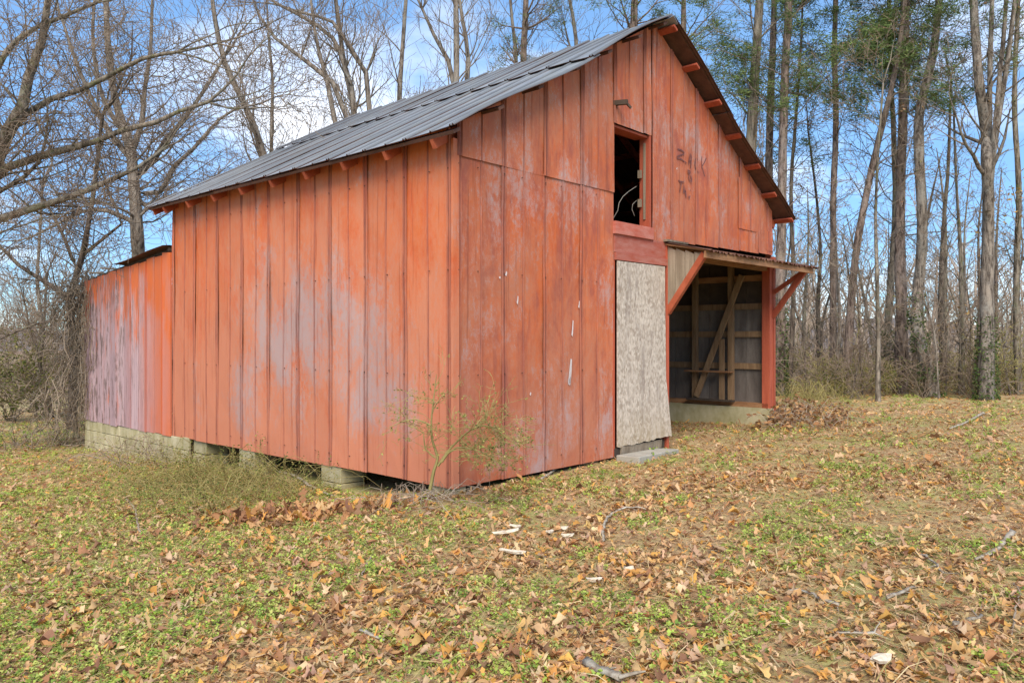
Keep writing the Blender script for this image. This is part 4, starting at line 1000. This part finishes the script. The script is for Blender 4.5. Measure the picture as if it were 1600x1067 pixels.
def arch_heap(name, label, cat, px_box, n, hmax, L, rad, stem, leafn, lsize, cols, group=None):
    polys = []; o = None
    for _ in range(n):
        px = random.triangular(px_box[0], px_box[2]); py = random.triangular(px_box[1], px_box[3]); g0 = G(px, py)
        if o is None: o = G((px_box[0] + px_box[2]) / 2, (px_box[1] + px_box[3]) / 2)
        lx, ly = to_local(g0[0], g0[1])
        if -.10 < lx < BW_ + .1 and -.1 < ly < LL: continue
        az = random.uniform(0, 6.28); ln = random.uniform(*L); hh = random.uniform(.15, 1) * hmax; pts = []; cx, cy = g0[0], g0[1]
        for q in range(7):
            f_ = q / 6; az += random.gauss(0, .22); cx += math.cos(az) * ln / 6; cy += math.sin(az) * ln / 6
            l2 = to_local(cx, cy)
            if pts and -.08 < l2[0] < BW_ + .1 and -.05 < l2[1] < LL: cx, cy = pts[-1][0], pts[-1][1] - .02
            pts.append(np.array([cx, cy, float(gz(cx, cy)) + .01 + hh * math.sin(math.pi * min(1, f_ * .95 + .03)) + random.gauss(0, .015)]))
        polys.append((pts, list(np.linspace(rad, rad * .4, 7) * random.uniform(.6, 1.4))))
    t = empty(name, tuple(o)); tag(t, label, cat, group); polys = to_local_paths(polys, o)
    tube_obj('stems', polys, M[stem], t)
    c = [random.choice(random.choice(polys)[0]) + np.array([random.gauss(0, .03), random.gauss(0, .03), random.gauss(0, .03)]) for _ in range(leafn)]
    if leafn: leaf_obj('foliage', c, lsize, cols, t)
arch_heap('bramble_heap', 'low heap of olive brambles sprawling beside the long barn wall', 'brambles', (165, 722, 500, 815), 460, .40, (.4, 1.3), .0032, 'straw_stem', 9000, .014, np.concatenate([OLIVES * 1.2, GREENS * 1.5, GREENS]))
arch_heap('bramble_heap', 'tall arching bramble canes rising behind the low heap', 'brambles', (230, 705, 500, 760), 70, .62, (.8, 1.8), .0045, 'straw_stem', 900, .016, np.concatenate([OLIVES * 1.3, GREENS * 1.5]))
arch_heap('bramble_heap', 'smaller dead bramble tangle in front of the block footing', 'brambles', (150, 698, 330, 745), 170, .48, (.5, 1.2), .005, 'vine', 500, .016, OLIVES)
arch_heap('twig_tangle', 'grey twigs and dead stems lying under the barn corner', 'twigs', (560, 765, 760, 800), 110, .16, (.3, .8), .004, 'vine', 0, .02, OLIVES)
arch_heap('brush_pile', 'heap of dry brown oak leaves and twigs by the bay corner', 'brush pile', (1165, 640, 1330, 680), 120, .32, (.3, 1.0), .006, 'vine', 1500, .045, BROWNS * 1.35)
arch_heap('weed_clump', 'dry weeds standing at the foot of the bay corner post', 'weeds', (1195, 622, 1330, 640), 150, .55, (.3, .9), .005, 'straw_stem', 500, .02, OLIVES)
def vines():
    polys = []; o = BW(.3, 10.4); o[2] = float(gz(o[0], o[1]))
    for k_ in range(520):
        # hang from the wall head down the end of the lean-to
        x = random.gauss(.12, .32); y = LL + .22 + abs(random.gauss(0, .24)); z = random.uniform(.6, 2.85) if k_ % 3 else random.uniform(2.2, 2.95); pts = []
        ln = random.uniform(.5, 1.8); dz = -1 if random.random() < .75 else random.uniform(-.5, .6)
        for q in range(8):
            pts.append(BW(x, y, z)); x += random.gauss(0, .085); y = max(LL + .08, y + random.gauss(0, .075)); z += dz * ln / 8 + random.gauss(0, .05)
            z = max(z, -.45)
        polys.append((pts, list(np.linspace(.011, .005, 8) * random.uniform(.5, 1.3))))
    for k_ in range(70):      # few strands crossing on to the side wall
        x, y, z = -.08, LL - random.uniform(0, .6), random.uniform(.6, 2.8); pts = []
        for q in range(7): pts.append(BW(x - random.uniform(0, .06), y, z)); y += random.gauss(.05, .07); z += random.gauss(-.10, .12)
        polys.append((pts, [.006] * 7))
    for k_ in range(170):      # loose stems at the foot
        x, y = random.gauss(-.2, .5), LL + random.uniform(.0, 1.0); z = random.uniform(-.3, .8); pts = []
        for q in range(7): pts.append(BW(x, max(y, LL + .06) if x > -.1 else y, max(z, -.40))); x += random.gauss(-.02, .1); y += random.gauss(.02, .1); z += random.gauss(-.06, .11)
        polys.append((pts, [.006] * 7))
    t = empty('vine_tangle', tuple(o)); tag(t, 'grey-brown tangle of dead vines hanging from the lean-to wall end', 'vines')
    tube_obj('stems', to_local_paths(polys, o), M['vine'], t)
vines()
for px in range(1235, 1600, 46):
    arch_heap('bramble_thicket', 'tan and olive bramble thicket on the wood edge ' + near(px + 22, 19), 'brambles', (px, 606, px + 52, 621), 60, .6, (.6, 1.8), .005, random.choice(('vine', 'twig', 'straw_stem')), 300, .024, np.concatenate([OLIVES * 1.3, GREENS * 1.4, BROWNS * 1.4, BROWNS * 1.4]), 'bramble thickets along the wood edge')

# --- far woods (one mass of bare trees each)
def far_wood(name, label, x_of, n, seed, hr=(5, 10)):
    random.seed(seed); out = [[], []]
    cfg = dict(seg=(2, 1.5, 1, 1), wob=.14, up=(.05, .06, .04, .03), kids=(10, 4, 0, 0), max=2, thick=9, ang=(20, 50), len=(.3, .5))
    global RMIN; keep = RMIN; RMIN = .015
    for _ in range(n):
        X, Y = x_of(); z = float(gz(X, Y)); h = random.uniform(*hr)
        grow(np.array([X, Y, z - .2]), np.array([random.gauss(0, .05), 0, 1.0]), h, random.uniform(.06, .14), 0, out, cfg)
    RMIN = keep
    o = link_mesh(name, mesh_np(name, *tubes(out[0] + out[1]), smooth=True), M['twig_far']); tag(o, label, 'wood', kind='stuff'); return o
def xl():
    Y = random.uniform(48, 90); return (random.uniform(-120, 420) - 800) / F * Y, Y
def xr():
    Y = random.uniform(36, 95); return (random.uniform(1080, 1720) - 800) / F * Y, Y
def xm():
    Y = random.uniform(50, 90); return (random.uniform(380, 1150) - 800) / F * Y, Y
far_wood('far_wood', 'distant bare wood beyond the field on the left', xl, 120, 3, (4, 9))
far_wood('far_wood', 'distant bare wood beyond the right-hand trees', xr, 190, 4, (3.5, 8))
far_wood('far_wood', 'distant bare wood behind the barn', xm, 60, 5)

# ------------------------------------------------------------------ litter, weeds, sticks
random.seed(21)
def oak_leaf(seed):
    """lobed, curled dry leaf about one unit long; returns V, F"""
    r = np.random.default_rng(seed); n = 3
    mid = [(0.0, 0.0)] + [((i + 1) / (n + 1), r.normal(0, .03)) for i in range(n)] + [(1.0, 0)]
    V, Fs = [], []
    cu, cv, tw = r.uniform(-1.3, 1.3), r.uniform(-1.2, 2.6), r.normal(0, .9)
    def place(u, v): return (u - .5, v, cu * (u - .5) ** 2 + cv * v * v + tw * (u - .5) * v + .04)
    for u, v in mid: V.append(place(u, v))
    m = len(mid)
    for s in (1, -1):
        st_ = len(V); pts = []
        for i in range(n + 1):
            u = (i + .5) / (n + 1); pts.append((u - .06, s * (.10 + .05 * r.random()) * min(1, 4 * u)))
            wl = (.14 + .22 * math.sin(math.pi * min(1, u + .02))) * r.uniform(.65, 1.15) * (.55 if u > .8 else 1); pts.append((u + r.uniform(.02, .10), s * wl))
        for u, v in pts: V.append(place(u, v))
        k = len(pts)
        for i in range(k):
            a_ = min(m - 1, (i + 1) // 2); b_ = min(m - 1, (i + 2) // 2)
            if i < k - 1:
                f = (a_, st_ + i, st_ + i + 1); Fs.append(f if s < 0 else f[::-1])
            if b_ != a_:
                f = (a_, st_ + min(i + 1, k - 1), b_); Fs.append(f if s < 0 else f[::-1])
    return np.array(V), np.array(Fs)
def any_leaf(seed):
    """mix of lobed oak leaves and plain, long or rolled ones"""
    r = np.random.default_rng(seed + 77); k = r.random()
    if k < .45: return oak_leaf(seed)
    n = 6; V, Fs = [], []; wd = r.uniform(.10, .26) if k < .75 else r.uniform(.22, .36); cu = r.uniform(-1.2, 1.6); cv = r.uniform(-.5, 4.0); tw = r.normal(0, .9); bend = r.normal(0, .18)
    for i in range(n + 1):
        u = i / n; w = wd * math.sin(math.pi * min(1, .06 + u * .94)) ** .8 * r.uniform(.75, 1.1)
        for v in (-w, 0.0, w * r.uniform(.75, 1.1)): V.append((u - .5, v + bend * (u - .5) ** 2 * 4, cu * (u - .5) ** 2 + cv * v * v + tw * (u - .5) * v + .04))
    for i in range(n):
        for j in range(2):
            a_ = i * 3 + j; Fs += [(a_, a_ + 3, a_ + 4), (a_, a_ + 4, a_ + 1)]
    return np.array(V), np.array(Fs)
def small_leaf(seed):
    r = np.random.default_rng(seed); c = r.uniform(-.8, 1.4)
    V = [(-.5, 0, 0), (-.15, .26 * r.uniform(.7, 1.2), 0), (.0, .10, 0), (.28, .24, 0), (.5, 0, 0), (.2, -.26 * r.uniform(.7, 1.2), 0), (.02, -.10, 0), (-.22, -.22, 0)]
    V = np.array(V); V[:, 2] = c * V[:, 1] ** 2 + r.uniform(-.8, .8) * V[:, 0] ** 2 + r.normal(0, .5) * V[:, 0] * V[:, 1] + .04
    return V, np.array([(0, 1, 2), (0, 2, 6), (0, 6, 7), (2, 3, 4), (2, 4, 6), (6, 4, 5)])
LEAFC = np.array([(.60, .345, .15), (.68, .43, .21), (.53, .265, .11), (.39, .195, .095), (.74, .53, .30), (.70, .365, .09), (.31, .165, .09), (.60, .385, .19), (.69, .43, .16), (.58, .37, .23)])
def visible_mask(X, Y):
    px = 800 + X / Y * F; lx, ly = to_local(X, Y)
    inside = (lx > -.02) & (lx < BW_ - .1) & (ly > -.0) & (ly < LL)
    bay = (lx > 4.15) & (lx < BW_ - .25) & (ly > -.1) & (ly < 2.5)
    return (px > -260) & (px < 1860) & (~inside | bay)
def scatter(n, y0, y1, pw=1.0):
    """points over the ground inside a wide view wedge; pw>1 favours near ones"""
    Y = y0 + (y1 - y0) * RNG.random(n * 3) ** pw; X = (RNG.uniform(-300, 1900, n * 3) - 800) / F * Y
    k = visible_mask(X, Y); return X[k][:n], Y[k][:n]
def patch(X, Y, s, ph):
    return (np.sin(X * 1.3 * s + ph) * np.sin(Y * 1.1 * s + ph * 2) + .6 * np.sin(X * 2.9 * s - Y * 1.7 * s + ph) + .5 * np.sin(Y * 3.7 * s + X * 2.1 * s + 1.3 * ph)) / 2.1
def litter(name, label, fn, nvar, X, Y, size, lift, tilt, cols=LEAFC, m='leafcol', kind='stuff', cat='leaf litter'):
    Vs, Fs, Cs, off = [], [], [], 0; var = RNG.integers(0, nvar, len(X)); size = np.broadcast_to(size, X.shape)
    for v in range(nvar):
        k = np.where(var == v)[0]
        if not len(k): continue
        LV, LF = fn(v * 17 + 5); n = len(k); az = RNG.uniform(0, 2 * np.pi, n); ta = RNG.normal(0, tilt, n); tb = RNG.normal(0, tilt, n)
        s = size[k] * np.clip(RNG.lognormal(0, .32, n), .4, 1.75)
        c, sn = np.cos(az), np.sin(az)
        x = LV[None, :, 0] * s[:, None]; y = LV[None, :, 1] * s[:, None] * RNG.uniform(.5, 1.15, n)[:, None]; z = LV[None, :, 2] * s[:, None]
        z = z + x * np.tan(np.clip(ta, -1, 1))[:, None] + y * np.tan(np.clip(tb, -1, 1))[:, None]
        z = z - z.min(axis=1, keepdims=True) * .8
        XX_ = X[k][:, None] + x * c[:, None] - y * sn[:, None]; YY_ = Y[k][:, None] + x * sn[:, None] + y * c[:, None]
        ZZ_ = gz(X[k], Y[k])[:, None] + z + (lift * RNG.random(n))[:, None]
        Vs.append(np.stack([XX_, YY_, ZZ_], -1).reshape(-1, 3)); Fs.append((LF[None] + (np.arange(n) * len(LV))[:, None, None] + off).reshape(-1, LF.shape[1])); off += n * len(LV)
        cc = cols[RNG.integers(0, len(cols), n)] * RNG.uniform(.72, 1.18, (n, 1)) * RNG.uniform(.94, 1.06, (n, 3)); Cs.append(np.repeat(cc, len(LV), axis=0))
    o = link_mesh(name, mesh_np(name, np.concatenate(Vs), np.concatenate(Fs), np.concatenate(Cs)), M[m])
    return tag(o, label, cat, kind=kind)
def thin(X, Y, s, ph, thr, soft=.25):
    k = patch(X, Y, s, ph) + RNG.normal(0, soft, len(X)) > thr; return X[k], Y[k]
BP = G(1325, 800)
def bare(X, Y):
    k = ((X - BP[0]) / 1.3) ** 2 + ((Y - BP[1]) / 1.0) ** 2 > RNG.uniform(.3, 1.6, len(X)); return X[k], Y[k]
X, Y = bare(*scatter(26000, 3.2, 9.0, 1.15)); X, Y = thin(X, Y, .8, 2.0, -.40, .5); X, Y = thin(X, Y, 2.3, 4.1, -.28, .35)
litter('leaf_litter', 'thick litter of dry tan oak leaves over the near ground', any_leaf, 40, X, Y, .070, .012, .19)
X, Y = bare(*scatter(26000, 8.0, 25.0, .75)); X, Y = thin(X, Y, .8, 2.0, -.45, .5)
litter('leaf_litter', 'scattered dry oak leaves over the ground farther off', small_leaf, 10, X, Y, .09, .012, .22)
X, Y = scatter(52000, 3.2, 16.0, 1.05)
litter('leaf_litter', 'crumbled small leaf fragments strewn over the ground', small_leaf, 12, X, Y, .040, .022, .35)
DP = [G(470, 806), G(555, 800), G(415, 818)]
X = np.concatenate([RNG.normal(p[0], .34, 200) for p in DP]); Y = np.concatenate([RNG.normal(p[1], .20, 200) for p in DP]); k = visible_mask(X, Y); X, Y = X[k], Y[k]
litter('leaf_drift', 'drift of big upright brown oak leaves beside the bramble heap', oak_leaf, 30, X, Y, .085, .05, .42, LEAFC[[0, 2, 3, 5, 6, 7]])
# straw
def blade(seed):
    r = np.random.default_rng(seed); b_ = r.uniform(-.3, .3); w = .016
    return np.array([(-.5, -w, .0), (-.5, w, .0), (0, b_ + w, .10), (0, b_ - w, .10), (.5, b_ * .3, .03)]), np.array([(0, 3, 1), (3, 2, 1), (3, 4, 2)])
STRAW = np.array([(.64, .47, .24), (.54, .37, .18), (.46, .30, .15), (.70, .56, .32), (.50, .42, .16)])
X, Y = scatter(46000, 3.2, 17.0, .95)
litter('dead_grass', 'flattened straw of dead grass between the leaves', blade, 8, X, Y, .13, .015, .15, STRAW, cat='grass')
# chickweed: rosettes of little round leaves
def rosette(seed):
    r = np.random.default_rng(seed); V, Fs = [], []
    for i in range(9):
        a_ = r.uniform(0, 6.28); d = r.uniform(.05, .5); h = r.uniform(.10, .55); s = r.uniform(.11, .20); cx, cy = math.cos(a_) * d, math.sin(a_) * d; k = len(V); b_ = r.uniform(0, 6.28)
        for q in range(4):
            t = b_ + q * math.pi / 2; V.append((cx + math.cos(t) * s, cy + math.sin(t) * s * .8, h + r.normal(0, .07)))
        Fs += [(k, k + 1, k + 2), (k, k + 2, k + 3)]
    return np.array(V), np.array(Fs)
WEED = np.array([(.32, .42, .06), (.42, .52, .10), (.48, .54, .14), (.24, .36, .07), (.52, .54, .15)])
def weed_pts(n, y0, y1, pw):
    X, Y = scatter(n, y0, y1, pw); left = sstep(1.0, -3.5, X - .1 * (Y - 6))
    k = patch(X, Y, 1.4, .7) + .45 * patch(X, Y, 4.0, 2.2) + 1.35 * left + RNG.normal(0, .19, len(X)) > .26
    return X[k], Y[k]
X, Y = weed_pts(27000, 3.2, 9.5, 1.0)
litter('chickweed', 'bright green low chickweed growing through the leaves', rosette, 12, X, Y, .050, .015, .12, WEED, cat='ground cover')
X, Y = weed_pts(12000, 8.5, 20, .8)
litter('chickweed', 'green low weeds farther off around the barn', rosette, 12, X, Y, .075, .015, .12, WEED, cat='ground cover')
# the leaves that show largest, one by one
lm = []; CN = ['tan', 'light tan', 'brown', 'dark brown', 'cream', 'orange', 'umber', 'buff', 'golden', 'pinkish tan']
for v in range(14):
    LV, LF = any_leaf(v * 31 + 3)
    for c in range(2):
        ci = (v * 2 + c * 5) % len(LEAFC); me = mesh_np('fallen_leaf', LV, LF, np.tile(LEAFC[ci], (len(LV), 1))); me.materials.append(M['leafcol']); lm.append((me, CN[ci]))
X, Y = scatter(270, 3.3, 6.4, 1.3)
for x, y in zip(X, Y):
    me, cn = random.choice(lm); o = bpy.data.objects.new('fallen_leaf', me); COL.objects.link(o); s = random.uniform(.075, .125)
    o.location = (x, y, float(gz(x, y)) + .018); o.scale = (s, s * random.uniform(.8, 1.1), s); o.rotation_euler = (random.gauss(0, .2), random.gauss(0, .2), random.uniform(0, 6.28))
    tag(o, 'large %s oak leaf lying loose on top of the litter' % cn, 'leaf', 'large loose oak leaves')
# fallen sticks
def stick(label, pts, wpx, m='lichen', name='fallen_branch', side=()):
    g = [G(x, y) for x, y in pts]; rr = [w / 2 / F * p[1] for w, p in zip(np.linspace(wpx[0], wpx[1], len(g)) * .78, g)]
    P = [p + np.array([0, 0, r * .6 + .012 + .02 * random.random()]) for p, r in zip(g, rr)]; base = P[0].copy()
    p2, r2 = smooth_path(P, rr, .05); p2 = [q + np.array([random.gauss(0, .004) for _ in range(3)]) for q in p2]
    cap = [(p2[0], r2[0] * .05)] ; pts_ = [p2[0] - (p2[1] - p2[0]) * .02] + p2 + [p2[-1] + (p2[-1] - p2[-2]) * .03]; rad_ = [r2[0] * .3] + r2 + [r2[-1] * .25]
    rad_ = [q * random.uniform(.82, 1.18) for q in rad_]; pl = [(pts_, rad_)]
    for _ in range(2):
        i = random.randrange(2, len(pts_) - 1); d = (pts_[i] - pts_[i - 1]); d = d / (np.linalg.norm(d) + 1e-9); q = pts_[i]; tw = [q]
        sd2 = np.array([-d[1], d[0], .25]) * random.choice((-1, 1))
        for k in range(3): q = q + (d * .6 + sd2 * random.uniform(.4, 1)) * random.uniform(.02, .05); tw.append(q)
        pl.append((tw, [rad_[i] * .45, rad_[i] * .35, rad_[i] * .3, rad_[i] * .15]))
    o = tube_obj(name, to_local_paths(pl, base), M[m]); o.location = tuple(base); tag(o, label, 'stick'); return o
stick('long pale stick lying on the far leaf litter toward the wood', [(1484, 673), (1510, 662), (1537, 648)], (4, 5))
stick('thick lichen-grey broken branch piece with a curved lower end', [(1526, 880), (1550, 867), (1570, 853), (1582, 840)], (7, 12))
stick('thin curved grey stick bending down into the leaves', [(1428, 867), (1446, 874), (1462, 886), (1472, 902)], (5, 6))
stick('short stubby lichened stick with pale broken tip', [(1385, 942), (1406, 934), (1430, 922)], (10, 7))
stick('thin dark-ended stick slanting down among tan leaves', [(1232, 930), (1262, 931), (1285, 943), (1312, 951)], (4, 9))
stick('straight pale twig lying level across the leaf litter', [(1302, 996), (1335, 995), (1368, 997)], (5, 8))
stick('stout half-buried grey stick by a bed of green weed', [(1490, 983), (1516, 976), (1536, 968)], (12, 6))
stick('forked bleached twig standing out of the leaves', [(1580, 998), (1588, 960), (1594, 935), (1582, 918)], (5, 3), 'vine')
stick('arched grey root-like stick in the middle of the clearing', [(943, 848), (944, 825), (960, 805), (985, 798), (1010, 799)], (7, 3))
stick('pale stick leaning at the foot of the front wall', [(845, 752), (860, 743), (876, 728)], (5, 7))
stick('white-lichened stick lying against the bramble heap', [(436, 740), (462, 748), (490, 766), (520, 778)], (8, 4))
stick('short fat log end with flaking bark', [(912, 1040), (935, 1056), (965, 1075)], (24, 22))
stick('thin dark stick lying above the left-hand litter', [(565, 902), (578, 878), (584, 862)], (4, 3))
stick('small lichened stick on brown leaves beside bright weeds', [(562, 992), (580, 1000), (598, 1006)], (8, 6))
stick('bare white twig rising beside the bramble heap', [(195, 780), (210, 800), (218, 838)], (3, 4), 'vine')
stick('dark crooked fallen limb leaning in the wood edge', [(1446, 612), (1430, 602), (1416, 590)], (6, 5), 'bark_dark')
# pale wood chips
t_ = NT('pale_split_wood', .8); t_.color(t_.mix(t_.ramp(t_.noise(t_.obj(), 40, 4), .3, .7), (.52, .42, .30), (.74, .66, .52))); M['chip'] = t_.m
for (px, py, L_, w, az, lab) in ((790, 838, .24, .07, .2, 'longest pale split-wood scrap in the clearing'), (805, 829, .13, .08, .8, 'broad pale wood scrap touching the longest one'), (803, 870, .22, .06, -.3, 'pale wood scrap lying alone below the others'),
                           (858, 838, .10, .05, .9, 'small pale chip standing between two other chips'), (882, 832, .07, .05, .1, 'tiny pale chip beside green weed'), (886, 844, .11, .04, .0, 'thin flat pale chip at the end of the scraps'), (927, 915, .12, .035, .35, 'lone straight white splinter on brown leaves'), (983, 897, .08, .045, .2, 'small white splinter near a dark bark piece'), (1375, 1042, .12, .06, .3, 'pale knot of wood near a straight twig')):
    g = G(px, py); V, Fs = [], []; L_ *= 1.0; w *= 1.1
    n = 9
    for lay in (0, 1):
        for i in range(n):
            a_ = 2 * math.pi * i / n; k = random.uniform(.65, 1.1); V.append((math.cos(a_) * L_ / 2 * k, math.sin(a_) * w / 2 * k, .016 * lay + .006 * math.cos(a_ * 2)))
    Fs = [tuple(range(n - 1, -1, -1)), tuple(range(n, 2 * n))] + [(i, (i + 1) % n, (i + 1) % n + n, i + n) for i in range(n)]
    o = link_mesh('wood_chip', mesh_py('wood_chip', V, Fs), M['chip']); o.location = (g[0], g[1], g[2] + .035); o.rotation_euler = (random.gauss(0, .12), random.gauss(0, .1), az)
    tag(o, lab, 'wood chip', 'pale wood scraps in the clearing')
